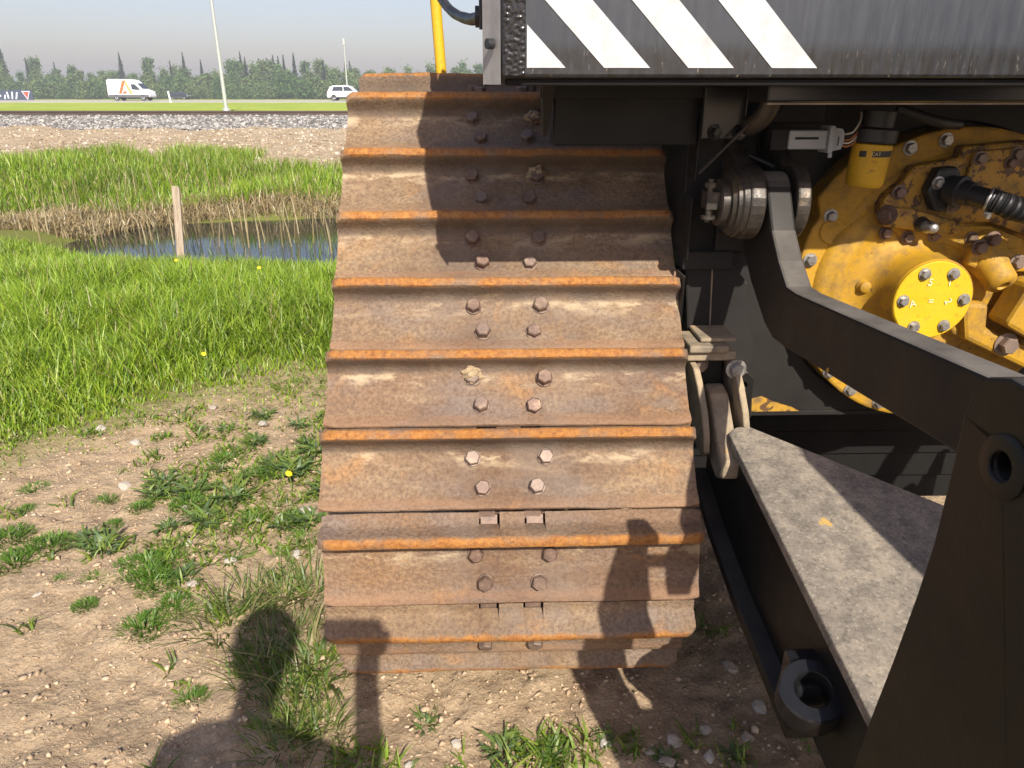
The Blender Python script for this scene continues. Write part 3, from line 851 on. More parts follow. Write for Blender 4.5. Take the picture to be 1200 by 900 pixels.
# grey connector and wires
mb = MB(); mb.box(.652, .742, .33, .375, 1.380, 1.422); con = mb.build('plug_connector', GREYP, dozer, None, .003)
mb = MB(); mb.box(.665, .72, .3275, .3298, 1.402, 1.407); mb.box(.612, .650, .335, .372, 1.378, 1.424); mb.build('connector_latch', BLACK_CLEAN, con, None, .001)
mb = MB(); mb.box(.7425, .754, .322, .38, 1.372, 1.432); mb.prism([(.7545, 1.375), (.778, 1.380), (.782, 1.395), (.782, 1.415), (.776, 1.425), (.7545, 1.428)], 'y', .332, .374); mb.cyl((.748, .32, 1.372), (.748, .32, 1.362), .005, n=10); mb.build('connector_cap', GREYP, con, None, .002)
mb = MB(); mb.box(.767, .769, .330, .3318, 1.388, 1.408); mb.build('cap_mark', BLACKINK, con)
for k in range(5):
    dz = .008 * (k - 2)
    mb = MB(); mb.tube(spline([(.782, .352, 1.40 + dz * .7), (.80, .345 - .003*k, 1.402 + dz), (.822, .35, 1.425 + dz * 1.2), (.835, .38, 1.46)], 6), .0022, 6)
    mb.build('wire', [COPPER, WIREW, COPPER, BLACKINK, WIREW][k], dozer)
mb = MB(); mb.box(.60, .74, .36, .50, 1.436, 1.50); mb.build('connector_bracket', BLACK_CLEAN, dozer, None, .004)
mb = MB(); mb.tube(spline([(.93, .40, 1.47), (1.02, .38, 1.44), (1.10, .42, 1.43)], 6), .012, 10); mb.build('harness_hose', RUBBER, dozer, 60); mb = MB(); mb.tube(spline([(.60, .45, 1.36), (.72, .43, 1.30), (.76, .46, 1.22)], 6), .006, 8); mb.build('harness_hose', RUBBER, dozer, 60)

# ---- upper ripper pivot
PY, PZ_ = .345, 1.258
mb = MB()
for x0, x1 in ((.555, .592), (.664, .696)):
    mb.prism([(.56, 1.15)] + circ(PY, PZ_, .088, 20, 285, 75)[::-1][:0] + [(PY + .088 * math.cos(R(a)), PZ_ + .088 * math.sin(R(a))) for a in range(250, 60, -12)] + [(.48, 1.40), (.56, 1.42)], 'x', x0, x1)
lug = mb.build('pivot_lug', GREASY, dozer, None, .005)
mb = MB(); mb.lathe([(.083, 0), (.083, .012), (.078, .016), (.078, .024), (.070, .026), (.066, .034), (.055, .035), (.055, .052), (.048, .056), (.0001, .056)], (.555, PY, PZ_), (-1, 0, 0), 44); mb.build('pin_cap', GREASY, lug, 35)
mb = MB(); mb.cyl((.478, PY - .02, 1.215), (.478, PY - .02, 1.315), .0075, n=12); mb.cyl((.478, PY - .02, 1.295), (.478, PY - .02, 1.307), .014, n=6); mb.cyl((.478, PY - .02, 1.222), (.478, PY - .02, 1.230), .017, n=14); mb.box(.470, .50, PY - .03, PY + .02, 1.245, 1.285); mb.build('pin_keeper_bolt', GREASY, lug, 40)

# ---- upper ripper arm (plate x .60 - .655)
arm = [(.315, 1.276)]
arm = [(PY + .072 * math.cos(R(a)), PZ_ + .072 * math.sin(R(a))) for a in range(-10, 172, 14)]
arm += [(.227, 1.211), (.165, 1.155), (.102, 1.112), (.05, 1.111), (-.199, 1.131), (-.627, 1.166), (-.80, 1.18), (-.80, 1.06), (-.518, 1.036), (-.243, 1.011), (.06, .985), (.141, .982), (.20, 1.0), (.32, 1.07), (.389, 1.125), (.42, 1.19)]
mb = MB(); mb.prism(arm, 'x', .598, .656); uarm = mb.build('upper_ripper_arm', BLACK, dozer, None, .006)
mb = MB(); mb.prism(arm, 'x', 1.644, 1.702); mb.build('upper_ripper_arm', BLACK, dozer, None, .006)

# ---- big side plate near the photographer
sidep = [(-.690, 1.165), (-.694, 1.195), (-.712, 1.219), (-.745, 1.231), (-.97, 1.225), (-1.01, 1.20), (-1.02, 1.15), (-1.02, .52), (-.93, .34), (-.66, .36), (-.635, .45), (-.646, .588), (-.660, .70), (-.674, .80), (-.688, .92), (-.694, 1.0), (-.693, 1.1)]
hole = circ(-.768, 1.141, .0155, 24)
mb = MB(); mb.prism(sidep, 'x', .487, .532, [hole]); spl = mb.build('ripper_side_plate', BLACK_CLEAN, dozer, None, .004)
mb = MB(); mb.lathe([(.0165, -.004), (.0165, .0025), (.018, .004), (.033, .004), (.035, .0025), (.035, -.004)], (.487, -.768, 1.141), (-1, 0, 0), 40, 'ring'); mb.build('pin_boss', BLACK_CLEAN, spl, 40)
mb = MB(); mb.cyl((.515, -.768, 1.141), (.60, -.768, 1.141), .0152, n=20); mb.build('pin_end', GREASY, spl, 40)
mb = MB(); mb.box(.534, 1.77, -1.0, -.80, .40, .70); mb.build('ripper_beam', BLACK, dozer, None, .01)
mb = MB(); mb.prism(sidep, 'x', 1.77, 1.815); mb.build('ripper_side_plate', BLACK_CLEAN, dozer, None, .004)

# unseen block added on the beam, sized to shade lower frame and ground
mb = MB(); mb.prism([(-1.14, .702), (-.86, .702), (-.86, 1.55), (-.90, 1.72), (-1.10, 1.72), (-1.14, 1.5)], 'x', 1.03, 1.62); mb.build('added_shade_block', BLACK, dozer, None, .012)
mb = MB(); mb.prism([(-1.12, .25), (-1.30, .10), (-1.20, .06), (-1.0, .20), (-.92, .45), (-.92, 1.85), (-1.10, 1.85)], 'x', 1.28, 1.36); mb.build('ripper_shank', BLACK, dozer, None, .006)

# ---- lower ripper frame
def zl(y): return .6585 + .160 * y
topp = [(.560, .235), (.585, .262), (.62, .268), (.945, -.035), (1.03, -.11), (1.27, -.11), (1.355, -.035), (1.68, .268), (1.74, .235), (1.74, -.78), (.560, -.78)]
mb = MB()
vs = [(x, y, zl(y)) for x, y in topp] + [(x, y, zl(y) - .026) for x, y in topp]; m_ = len(topp)
fs = [tuple(range(m_)), tuple(range(2*m_ - 1, m_ - 1, -1))] + [(i, (i+1) % m_, m_ + (i+1) % m_, m_ + i) for i in range(m_)]
mb.add(vs, fs); lf = mb.build('lower_ripper_frame', PLATE, dozer, None, .004)
def web(x0, x1):
    mb = MB(); ys = [.42, .22, .0, -.2, -.45, -.62]
    top = [(y, zl(y) - .0265) for y in ys]; bot = [(.42, .50), (.22, .43), (0, .385), (-.2, .36), (-.45, .33), (-.62, .28)]
    mb.prism(top + bot[::-1], 'x', x0, x1); return mb
web(.572, .602).build('arm_web', BLACK_CLEAN, lf, None, .003)
web(1.698, 1.728).build('arm_web', BLACK_CLEAN, lf, None, .003)
mb = MB(); bl = [(.42, .499), (.22, .429), (0, .384), (-.2, .359), (-.36, .339)]
vs = []; fs = []
for (y, z) in bl: vs += [(.532, y, z), (.606, y, z), (.606, y, z - .03), (.532, y, z - .03)]
for k in range(len(bl) - 1):
    for i in range(4): fs.append((4*k + i, 4*k + (i+1) % 4, 4*k + 4 + (i+1) % 4, 4*k + 4 + i))
fs += [(0, 1, 2, 3), tuple(4*(len(bl)-1) + i for i in (3, 2, 1, 0))]
mb.add(vs, fs); mb.build('arm_flange', BLACK_CLEAN, lf, None, .003)
# pad eye
EC = Vector((.541, -.405, .465)); EA = Vector((-.15, -.38, .92)).normalized()
mb = MB(); mb.lathe([(.031, -.03), (.031, .028), (.034, .032), (.056, .032), (.060, .028), (.060, -.03), (.056, -.034), (.034, -.034)], EC, EA, 40, 'ring')
eye = mb.build('tow_eye', GLOSSB, lf, 40)
mb = MB(); mb.box(.515, .60, -.375, -.318, .415, .505); mb.box(.515, .575, -.40, -.36, .43, .475); mb.build('eye_bracket', GLOSSB, lf, None, .012)
# clevis and link knuckle
def ear(x0, x1, lean):
    mb = MB()
    prof = [(.52, .83), (.40, .845), (.335, .835), (.30, .80), (.265, .74), (.25, .68), (.255, .63), (.285, .605), (.33, .61), (.37, .66), (.40, .74), (.52, .76)]
    mb.prism(prof, 'x', x0, x1)
    mb.v = [(x + lean * (.84 - z), y, z) for x, y, z in mb.v]
    return mb
clev = ear(.482, .500, .12).build('clevis_ear', TANL, dozer, None, .005)
ear(.588, .606, .12).build('clevis_ear', TANL, dozer, None, .005)
mb = MB(); kn = [(.30, .735), (.335, .765), (.385, .775), (.43, .75), (.44, .70), (.40, .66), (.30, .60), (.22, .575), (.17, .60), (.17, .645), (.23, .672)]
mb.prism(kn, 'x', .532, .584); mb.build('link_knuckle', TANL, dozer, None, .010)
mb = MB(); mb.box(.472, .60, .36, .50, .847, .872); mb.box(.472, .575, .345, .48, .874, .893); mb.box(.505, .60, .37, .49, .895, .906); mb.build('clamp_block', TANL, dozer, None, .004)
mb = MB(); mb.box(.500, .584, .40, .52, .70, .842); mb.build('clevis_block', BLACK_CLEAN, dozer, None, .006)
bolt_at(dozer, .598, .345, .830, None, 1.6); bolt_at(dozer, .515, .398, .825, BOLT_OLD, 1.5)
mb = MB(); mb.prism([(.62, .79), (.66, .79), (.68, .77), (.68, .66), (.655, .64), (.64, .66), (.62, .66)], 'y', .42, .498, [circ(.652, .752, .011, 16), circ(.652, .69, .011, 16)]); mb.build('lug_bracket', BLACK, dozer, None, .004)

# ---- yellow guard pipe and hose beyond the track
mb = MB(); mb.tube([(-.193, 1.2, 1.45), (-.214, 1.2, 1.86), (-.22, 1.2, 2.3)], .0175, 20); mb.build('guard_pipe', YELPIPE, dozer, 60)
mb = MB(); mb.tube(spline([(-.36, 1.16, 1.98), (-.23, 1.12, 1.83), (-.15, .85, 1.72), (-.09, .5, 1.665), (-.055, .22, 1.645)], 26), .0115, 12, lambda u: .0115 + .0018 * math.sin(u * 420)); mb.build('corrugated_hose', RUBBER, dozer, 60)
mb = MB(); mb.cyl((-.068, .22, 1.645), (-.053, .22, 1.645), .020, n=20); mb.cyl((-.056, .20, 1.62), (-.056, .195, 1.75), .004, n=8); mb.build('hose_flange', RUBBER, tank)
mb = MB(); mb.cyl((-.034, .014, 1.583), (-.045, .008, 1.583), .009, n=14); mb.build('side_bolt', BLACKINK, tank)

# ================================================================== far things
VWHITE = plain('white_car_paint', (.78, .79, .80), .3); VDARK = plain('dark_car_paint', (.02, .025, .04), .3)
GLASS = plain('tinted_glass', (.035, .045, .055), .12); TYRE = plain('tyre_rubber', (.02, .02, .02), .8); RIM = plain('wheel_rim', (.45, .45, .46), .4, .6)
ORANGE = plain('orange_print', (.70, .13, .03), .5); ORANGE2 = plain('pale_orange_print', (.78, .35, .12), .5); TRIM = plain('grey_plastic_trim', (.10, .10, .105), .6)
LAMPR = plain('red_lamp_lens', (.35, .02, .02), .3); LAMPC = plain('clear_lamp_lens', (.6, .62, .65), .2)

def wheel(parent, x, y, r=.36, side=-1):
    mb = MB(); mb.lathe([(r * .62, -.11), (r * .93, -.11), (r, -.07), (r, .07), (r * .93, .11), (r * .62, .11)], (x, y, r), (0, 1, 0), 28, 'ring'); w = mb.build('wheel', TYRE, parent, 40)
    mb = MB(); mb.lathe([(r * .62, -.10), (r * .58, -.085), (r * .3, -.07), (r * .2, -.10), (.0001, -.10)], (x, y, r), (0, 1, 0) if side < 0 else (0, -1, 0), 20); mb.build('rim', RIM, w, 40)

# delivery van, nose towards +x
van = empty('delivery_van', (-45.2, 93.0, .755)); van.scale = (.86, .9, .9); tag(van, 'white high roof delivery van with large orange letter A on its side', 'van')
LV = 5.75
prof = [(-2.87, .55), (-2.87, 1.1), (-2.84, 2.35), (-2.75, 2.55), (-2.5, 2.62), (.35, 2.60), (.85, 2.48), (1.25, 2.15), (1.95, 1.42), (2.55, 1.22), (2.78, 1.0), (2.86, .62), (2.80, .42), (-2.8, .42)]
mb = MB(); mb.prism(prof, 'y', -.98, .98); mb.v = [(x, y * (1 - .05 * (z - .4)), z) for x, y, z in mb.v]
mb.build('body', VWHITE, van, None, .06)
def side(poly, mat, nm, off=.012):
    for s in (-1, 1):
        mb = MB(); mb.prism(poly, 'y', 0, .012 * s)
        mb.v = [(x, y + s * (.98 * (1 - .05 * (z - .4)) + off - .004), z) for x, y, z in mb.v]
        mb.build(nm, mat, van)
side([(.52, 1.38), (.48, 2.02), (.98, 2.0), (1.22, 1.78), (1.62, 1.36), (1.3, 1.30)], GLASS, 'side_window')
side([(-1.35, .85), (-.62, 2.46), (-.20, 2.46), (-.93, .85)], ORANGE, 'letter_stroke')
side([(-.20, 2.46), (-.02, 2.1), (.62, .80), (.18, .80), (-.33, 2.0)], ORANGE2, 'letter_stroke', .0125)
side([(-.80, .85), (-.65, 1.16), (-.20, 1.16), (-.30, .85)], ORANGE, 'letter_stroke', .014)
side([(-2.8, .44), (-2.8, .72), (2.72, .72), (2.80, .44)], TRIM, 'lower_trim')
mb = MB(); mb.add([(1.30, -.78, 2.10), (1.30, .78, 2.10), (1.93, .86, 1.455), (1.93, -.86, 1.455)], [(0, 1, 2, 3)]); mb.v = [(x + .012, y, z + .012) for x, y, z in mb.v]; mb.build('windscreen', GLASS, van)
for s in (-1, 1):
    mb = MB(); mb.box(2.45, 2.83, s * .84 - .1, s * .84 + .1, .98, 1.12); mb.build('headlight', LAMPC, van, None, .02)
    mb = MB(); mb.box(1.42, 1.55, s * 1.08 - .09, s * 1.08 + .09, 1.36, 1.62); mb.build('mirror', TRIM, van, None, .03)
    mb = MB(); mb.box(-2.885, -2.86, s * .86 - .05, s * .86 + .05, 1.0, 1.5); mb.build('tail_lamp', LAMPR, van)
for x in (-1.75, 1.90):
    for y in (-.88, .88): wheel(van, x, y, .37, y)
mb = MB(); mb.box(-2.93, -2.84, -.9, .9, .45, .62); mb.build('rear_bumper', TRIM, van, None, .02)

def car(name, label, paint, loc, L=4.4, H=1.6, rz=0.0, suv=True):
    c = empty(name, loc, rz); tag(c, label, 'car')
    h = L / 2
    lower = [(-h, .45), (-h + .02, .85), (-h + .12, 1.02), (-h + .5, 1.05), (h - 1.25, 1.0), (h - .25, .85), (h, .62), (h - .03, .32), (-h + .05, .32)]
    mb = MB(); mb.prism(lower, 'y', -.90, .90); mb.build('body', paint, c, None, .06)
    roof = [(-h + .10, 1.0), (-h + .38, H - .12), (-h + .75, H), (.15, H), (.55, H - .08), (1.15, .98)]
    mb = MB(); mb.prism(roof, 'y', -.86, .86); mb.v = [(x, y * (1 - .22 * (z - 1) / .6), z) for x, y, z in mb.v]; cab = mb.build('cabin', paint, c, None, .05)
    for s in (-1, 1):
        for poly in ([(-h + .62, 1.06), (-h + .80, H - .14), (-.35, H - .12), (-.30, 1.06)], [(-.22, 1.06), (-.27, H - .12), (.15, H - .12), (.45, H - .18), (.95, 1.06)]):
            mb = MB(); mb.prism(poly, 'y', 0, .012 * s); mb.v = [(x, y + s * .862 * (1 - .22 * (z - 1) / .6), z) for x, y, z in mb.v]; mb.build('side_window', GLASS, cab)
        mb = MB(); mb.box(h - .35, h - .02, s * .70 - .14, s * .70 + .14, .66, .78); mb.build('headlight', LAMPC, c, None, .03)
        mb = MB(); mb.box(-h - .01, -h + .16, s * .72 - .12, s * .72 + .12, .84, .98); mb.build('tail_lamp', LAMPR, c, None, .02)
        for x in (-h + .82, h - .86): wheel(c, x, s * .80, .34, s)
    mb = MB()
    for s in (-1, 1): mb.box(-h + .4, h - .45, s * .905 - .01, s * .905 + .01, .32, .45)
    mb.build('sill_trim', TRIM, c)
car('suv', 'white crossover car driving on the road behind the tall thin lamp post', VWHITE, (-19.7, 93.4, .76), 4.5, 1.66)
car('hatchback', 'small dark blue car seen just past the white delivery van', VDARK, (-69.4, 163, .40), 4.1, 1.5)

# trailer-side banner with triangle
bn = empty('roadside_banner', (-65.4, 100.5, .70)); tag(bn, 'long dark blue banner with pale lettering and a red triangle beside the road', 'sign')
NAVY = plain('banner_navy', (.05, .065, .10), .6); PALE = plain('banner_pale_print', (.62, .64, .68), .6); RED = plain('banner_red', (.60, .07, .05), .6)
mb = MB(); mb.box(-7, 3.7, -.03, .03, .02, 1.28); mb.build('panel', NAVY, bn)
mb = MB(); mb.prism([(2.35, 1.14), (3.45, 1.14), (2.98, .06)], 'y', -.045, -.032); tr = mb.build('triangle_border', PALE, bn)
mb = MB(); mb.prism([(2.52, 1.04), (3.30, 1.04), (2.97, .26)], 'y', -.058, -.047); mb.build('red_triangle', RED, tr)
xx = -6.8; rl = random.Random(5)
while xx < 1.7:
    w = rl.uniform(.10, .22); h0 = rl.choice((.18, .25, .45)); h1 = rl.choice((.7, 1.0, 1.05)); sk = rl.uniform(-.25, .3)
    MB().prism([(xx, h0), (xx + w, h0), (xx + w + sk, h1), (xx + sk, h1)], 'y', -.044, -.0305).build('pale_stroke', PALE, bn); xx += w + rl.uniform(.16, .34)
mb = MB()
for x in (-6, -2, 2, 3.5): mb.box(x - .05, x + .05, .032, .1, -.3, 1.2)
mb.build('frame_post', TRIM, bn)

# poles
GALV = plain('galvanised_steel', (.46, .48, .46), .5, .3)
lp = empty('light_pole', (-16.29, 44.2, .5)); tag(lp, 'tall tapering pale steel light pole between the railway and the road', 'light pole')
MB().lathe([(.115, 0), (.10, 2), (.065, 9.6), (.055, 12.5)], (0, 0, 0), (0, 0, 1), 20).build('shaft', GALV, lp, 60)
MB().lathe([(.20, -.1), (.20, .18), (.16, .25), (.115, .26)], (0, 0, 0), (0, 0, 1), 20).build('base', GALV, lp, 40)
mb = MB(); mb.tube(spline([(0, 0, 12.3), (.0, .5, 12.9), (0, 1.8, 13.1)], 6), .045, 10); mb.build('bracket_arm', GALV, lp, 60)
mb = MB(); mb.box(-.15, .15, 1.7, 2.5, 13.05, 13.2); mb.build('lamp_head', GALV, lp, None, .04)
lp2 = empty('lamp_post', (-23.55, 112, .52)); tag(lp2, 'thin far lamp post with a small head above the white car', 'lamp post')
MB().lathe([(.13, 0), (.08, 8)], (0, 0, 0), (0, 0, 1), 12).build('shaft', GALV, lp2, 60)
mb = MB(); mb.box(-.16, .16, -.16, .16, 7.3, 8.15); mb.build('lamp_head', GALV, lp2, None, .05)
mk = MB(); mk.box(-.09, .09, -.03, .03, 0, 1.15); mk.v = [(x - .10 * z, y, z) for x, y, z in mk.v]
o = mk.build('marker_post', VWHITE, None, None, .02); o.location = (-36.4, 83.0, .62); tag(o, 'short white marker post leaning beside the road near the van', 'marker post')

# wooden stake
def m_wood():
    t = NT('weathered_wood')
    g = t.noise(9, 6, .65, (9, 9, .6)); c = t.ramp(g, [(.3, (.20, .155, .11)), (.55, (.40, .32, .23)), (.75, (.52, .43, .32))])
    return t.fin(c, .85, 0.0, t.bump(g, .4, .01))
mb = MB(); mb.prism([(-.045, -.5), (.045, -.5), (.043, .70), (.036, .745), (-.038, .755), (-.043, .72)], 'y', -.022, .022)
o = mb.build('wooden_stake', m_wood(), None, None, .004); o.location = (-4.10, 8.95, -.28); o.rotation_euler = (R(-2), R(4.5), R(8))
tag(o, 'grey weathered wooden stake standing at the pond edge', 'stake')

# ---- trees
def m_leaf(name, a, b, c=None):
    t = NT(name); t.t.nodes.remove(t.b)
    oi = t.n('ShaderNodeObjectInfo'); v = t.n('ShaderNodeVertexColor'); v.layer_name = 'col'
    col = t.mix(t.math('ADD', t.math('MULTIPLY', oi.outputs['Random'], .5), t.math('MULTIPLY', t.noise(.6, 3), .5)), a, b)
    col = t.mix(1.0, col, v.outputs[0], 'MULTIPLY')
    d = t.n('ShaderNodeBsdfDiffuse'); tr = t.n('ShaderNodeBsdfTranslucent'); m = t.n('ShaderNodeMixShader'); m.inputs[0].default_value = .3
    t.l(col, d.inputs[0]); t.l(col, tr.inputs[0]); t.l(d.outputs[0], m.inputs[1]); t.l(tr.outputs[0], m.inputs[2]); t.l(m.outputs[0], t.out.inputs[0])
    return t.m
LEAF = m_leaf('tree_leaves', (.06, .155, .055), (.20, .26, .11)); SPRUCE = m_leaf('spruce_needles', (.03, .055, .035), (.055, .08, .05))
BARK = plain('grey_bark', (.16, .14, .12), .9); BIRCH = plain('pale_birch_bark', (.48, .46, .42), .8)
rs = np.random.RandomState(11)
def leaf_cards(P, size, mat, name, tint=.35):
    n = len(P)
    a = rs.randn(n, 3); a /= np.linalg.norm(a, axis=1)[:, None]
    b = np.cross(a, rs.randn(n, 3)); b /= np.linalg.norm(b, axis=1)[:, None]
    s = size * (.6 + .8 * rs.rand(n, 1))
    V = np.stack([P - a*s - b*s*.6, P + a*s*.2 - b*s*.8, P + a*s + b*s*.1, P - a*s*.1 + b*s*.8], 1).reshape(-1, 3)
    q = np.arange(4 * n).reshape(n, 4)
    c = np.repeat(1 - tint + 2 * tint * rs.rand(n, 1), 4, 0); col = np.concatenate([c * (1 + .1 * rs.rand(4*n, 1)), c, c * .9], 1)
    return np_mesh(name, V, [q], mat, col, False)
def broad_tree(h, w, seed):
    r_ = np.random.RandomState(seed); P = []
    for k in range(30):
        zc = h * (.06 + .90 * r_.rand()); rad = w * (1.0 - .85 * max(0, zc / h - .35) / .65) * .75
        an = r_.rand() * 6.28; rr_ = rad * r_.rand() ** .5
        c = np.array([rr_ * math.cos(an), rr_ * math.sin(an), zc]); sz = .55 + .5 * r_.rand()
        P.append(c + r_.randn(90, 3) * np.array([sz, sz, sz * 1.1]) * .60)
    P = np.concatenate(P); P = P[(P[:, 2] > .1) & (P[:, 2] < h * (1.0 + .12 * r_.rand(len(P))))]
    return leaf_cards(P, .20, LEAF, 'crown', .5)
def spruce_tree(h, w, seed):
    r_ = np.random.RandomState(seed); P = []
    n = 2200; z = (1 - r_.rand(n) ** .62) * h; tier = (z * 1.6) % 1.0
    rad = w * (1 - z / h) * (.45 + .55 * (1 - tier)) + .015; an = r_.rand(n) * 6.28; rr_ = rad * r_.rand(n) ** .6 * (.75 + .5 * np.sin(an * 3 + z * 2) ** 2)
    P = np.stack([rr_ * np.cos(an), rr_ * np.sin(an), z + .6 - rr_ * .3], 1)
    return leaf_cards(P, .13, SPRUCE, 'crown', .3)
def trunk_mesh(h, r, mat):
    mb = MB(); mb.tube([(0, 0, -.4), (.08, .03, h * .4), (-.05, .05, h * .8)], r, 7, lambda u: r * (1 - .75 * u))
    for k in range(5):
        a = k * 2.4; z = h * (.3 + .1 * k); mb.tube([(0, 0, z), (math.cos(a) * h * .08, math.sin(a) * h * .08, z + h * .08), (math.cos(a) * h * .15, math.sin(a) * h * .15, z + h * .2)], r * .3, 5, lambda u: r * .35 * (1 - .8 * u))
    return mb.mesh('trunk', mat, 60)
BT = [(broad_tree(6.6, 2.6, 1), trunk_mesh(6.2, .12, BARK)), (broad_tree(7.4, 2.3, 2), trunk_mesh(7.0, .12, BIRCH)), (broad_tree(5.6, 2.9, 3), trunk_mesh(5.2, .1, BARK)), (broad_tree(7.9, 2.2, 4), trunk_mesh(7.6, .11, BIRCH)), (broad_tree(4.2, 2.6, 5), trunk_mesh(3.8, .08, BARK))]
ST = [(spruce_tree(9.6, 1.7, 6), trunk_mesh(9.0, .13, BARK)), (spruce_tree(8.6, 1.35, 7), trunk_mesh(8.0, .12, BARK))]
def place(kind, meshes, x, y, s, label, group):
    e = empty(kind, (x, y, float(height(x, y)) - .05), rs.rand() * 6.28); e.scale = (s, s, s * (.9 + .2 * rs.rand()))
    link_mesh('crown', meshes[0], e); link_mesh('trunk', meshes[1], e)
    tag(e, label, 'tree', group)
for row, (yy, sp, ks) in enumerate(((187, 2.5, (4, 2, 4)), (194, 2.5, (0, 1, 2)), (203, 2.7, (1, 3, 0)), (214, 3.1, (3, 1, 3)))):
    x = -150 + row * .9
    while x < 22:
        k = ks[rs.randint(3)]
        place('leafy_tree', BT[k], x + rs.randn() * .7, yy + rs.randn() * 1.6, (.70 + .5 * rs.rand()) * (.85, .88, .92, 1.0)[row],
              (('round low green bush at the front edge of the far wood', 'low green bush at the front edge of the far wood')[k == 2] if row == 0 else
               {0: 'full grey-trunked leafy tree inside the far wood', 1: 'slim pale-trunked leafy tree inside the far wood', 2: 'short spreading leafy tree inside the far wood', 3: 'tallest narrow pale-trunked leafy tree inside the far wood'}[k]),
              ('bushes edging the far wood' if row == 0 else 'leafy trees of the far wood'))
        x += sp * (.8 + .4 * rs.rand())
for (px, top, k) in ((4, 58, 1), (32, 72, 1), (142, 64, 0), (216, 72, 1), (236, 74, 1), (283, 67, 0), (288, 70, 0), (309, 73, 1), (321, 75, 1), (327, 74, 1), (333, 74, 1), (345, 70, 0), (357, 80, 1), (379, 77, 0), (405, 75, 1), (410, 75, 1), (64, 82, 1), (170, 80, 1), (200, 80, 0), (540, 80, 1)):
    y = 208 + rs.rand() * 8
    d = y / 1.09; x = (px - 600) / 850 * d; htop = 1.5 + d * ((110 - top) / 850 * .93) + .9
    place('spruce_tree', ST[k], x, y, htop / (9.9, 8.9)[k], 'dark pointed spruce rising above the far wood', 'spruces of the far wood')

# ================================================================== plants near the track
def m_blade():
    t = NT('grass_blades'); t.t.nodes.remove(t.b)
    v = t.n('ShaderNodeVertexColor'); v.layer_name = 'col'
    d = t.n('ShaderNodeBsdfDiffuse'); tr = t.n('ShaderNodeBsdfTranslucent'); g = t.n('ShaderNodeBsdfGlossy'); g.inputs['Roughness'].default_value = .45
    m = t.n('ShaderNodeMixShader'); m.inputs[0].default_value = .38; m2 = t.n('ShaderNodeMixShader'); m2.inputs[0].default_value = .035
    t.l(v.outputs[0], d.inputs[0]); t.l(v.outputs[0], tr.inputs[0])
    t.l(d.outputs[0], m.inputs[1]); t.l(tr.outputs[0], m.inputs[2]); t.l(m.outputs[0], m2.inputs[1]); t.l(g.outputs[0], m2.inputs[2]); t.l(m2.outputs[0], t.out.inputs[0])
    return t.m
BLADE = m_blade()
def blades(bx, by, bz, h, w, lean, col, az=None, R_=rs, curl=1.0):
    n = len(bx); az = R_.rand(n) * 6.283 if az is None else az
    P = np.stack([bx, by, bz], 1)
    dirv = np.stack([np.cos(az), np.sin(az), np.zeros(n)], 1)
    tw = az + 1.57 + R_.randn(n) * .5
    side_ = np.stack([np.cos(tw), np.sin(tw), np.zeros(n)], 1)
    lv = [(0, 1.0), (.38, .95), (.72, .65), (1.0, .06)]
    V = []
    for t_, ww in lv:
        c = P + dirv * (lean * h * t_ ** (1.6 * curl))[:, None] + np.array([0, 0, 1.0]) * (h * (t_ - .28 * lean * t_ ** 2.2))[:, None]
        V.append(c - side_ * (w * ww)[:, None]); V.append(c + side_ * (w * ww)[:, None])
    V = np.stack(V, 1).reshape(-1, 3)
    b = np.arange(n)[:, None] * 8
    q = np.concatenate([b + np.array([[2*k, 2*k+1, 2*k+3, 2*k+2]]) for k in range(3)])
    C = np.repeat(col, 8, 0)
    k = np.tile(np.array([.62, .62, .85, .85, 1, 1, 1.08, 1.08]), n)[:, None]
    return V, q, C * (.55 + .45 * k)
def frustum(n, y0, y1, pw, m=.6, xr=.4):
    u = R3.rand(n); y = (y0 ** pw + u * (y1 ** pw - y0 ** pw)) ** (1 / pw)
    xl = -.72 * (y * .93 + .55) - m
    return xl + R3.rand(n) * (xr * np.ones(n) - xl), y
R3 = np.random.RandomState(21)
GREENS = np.array([(.215, .325, .018), (.25, .37, .022), (.175, .29, .018), (.31, .385, .045), (.13, .22, .02)])
DRY = np.array([(.42, .33, .17), (.36, .27, .13), (.48, .40, .24)])
def pick(n, pal, jit=.18):
    c = pal[R3.randint(len(pal), size=n)]; return c * (1 - jit + 2 * jit * R3.rand(n, 1))

def grass_object(name, parts, label, cat):
    off = 0; Vs = []; Qs = []; Cs = []
    for V, q, C in parts:
        Vs.append(V); Qs.append(q + off); Cs.append(C); off += len(V)
    o = link_mesh(name, np_mesh(name, np.concatenate(Vs), [np.concatenate(Qs)], BLADE, np.concatenate(Cs), True))
    tag(o, label, cat, None, 'stuff'); return o
# meadow between track and pond
x, y = frustum(165000, 1.6, 9.2, 1.15, .8, .5)
ga = grass_amount(x, y); e = 1 - ((x + 2.7) / 3.4) ** 2 - ((y - 10.0) / 1.8) ** 2
clump = vnoise(x, y, 3.5, 15)
k = (R3.rand(len(x)) < ga ** .8 * (.5 + 1.0 * clump)) & (e < 0.12) & ~((x > -.62) & (y < 3.6))
x, y, ga, clump = x[k], y[k], ga[k], clump[k]; n = len(x)
edge_ = y - np.interp(x, EDX, EDY); h = (.035 + .245 * sstep(0.0, 1.5, edge_) * sstep(2.4, 4.6, y)) * (.55 + .8 * R3.rand(n)) * (.7 + .6 * clump)
h *= .86; h *= 1 - .38 * sstep(5.8, 7.2, y)
col = pick(n, GREENS); patch = vnoise(x, y, .9, 16)[:, None]; col = col * (.78 + .5 * patch)
d_ = R3.rand(n) < .035; col[d_] = pick(d_.sum(), DRY)
meadow = [blades(x, y, height(x, y) - .006, h, .0016 + .0020 * R3.rand(n) + .00024 * y, .25 + .6 * R3.rand(n), col)]
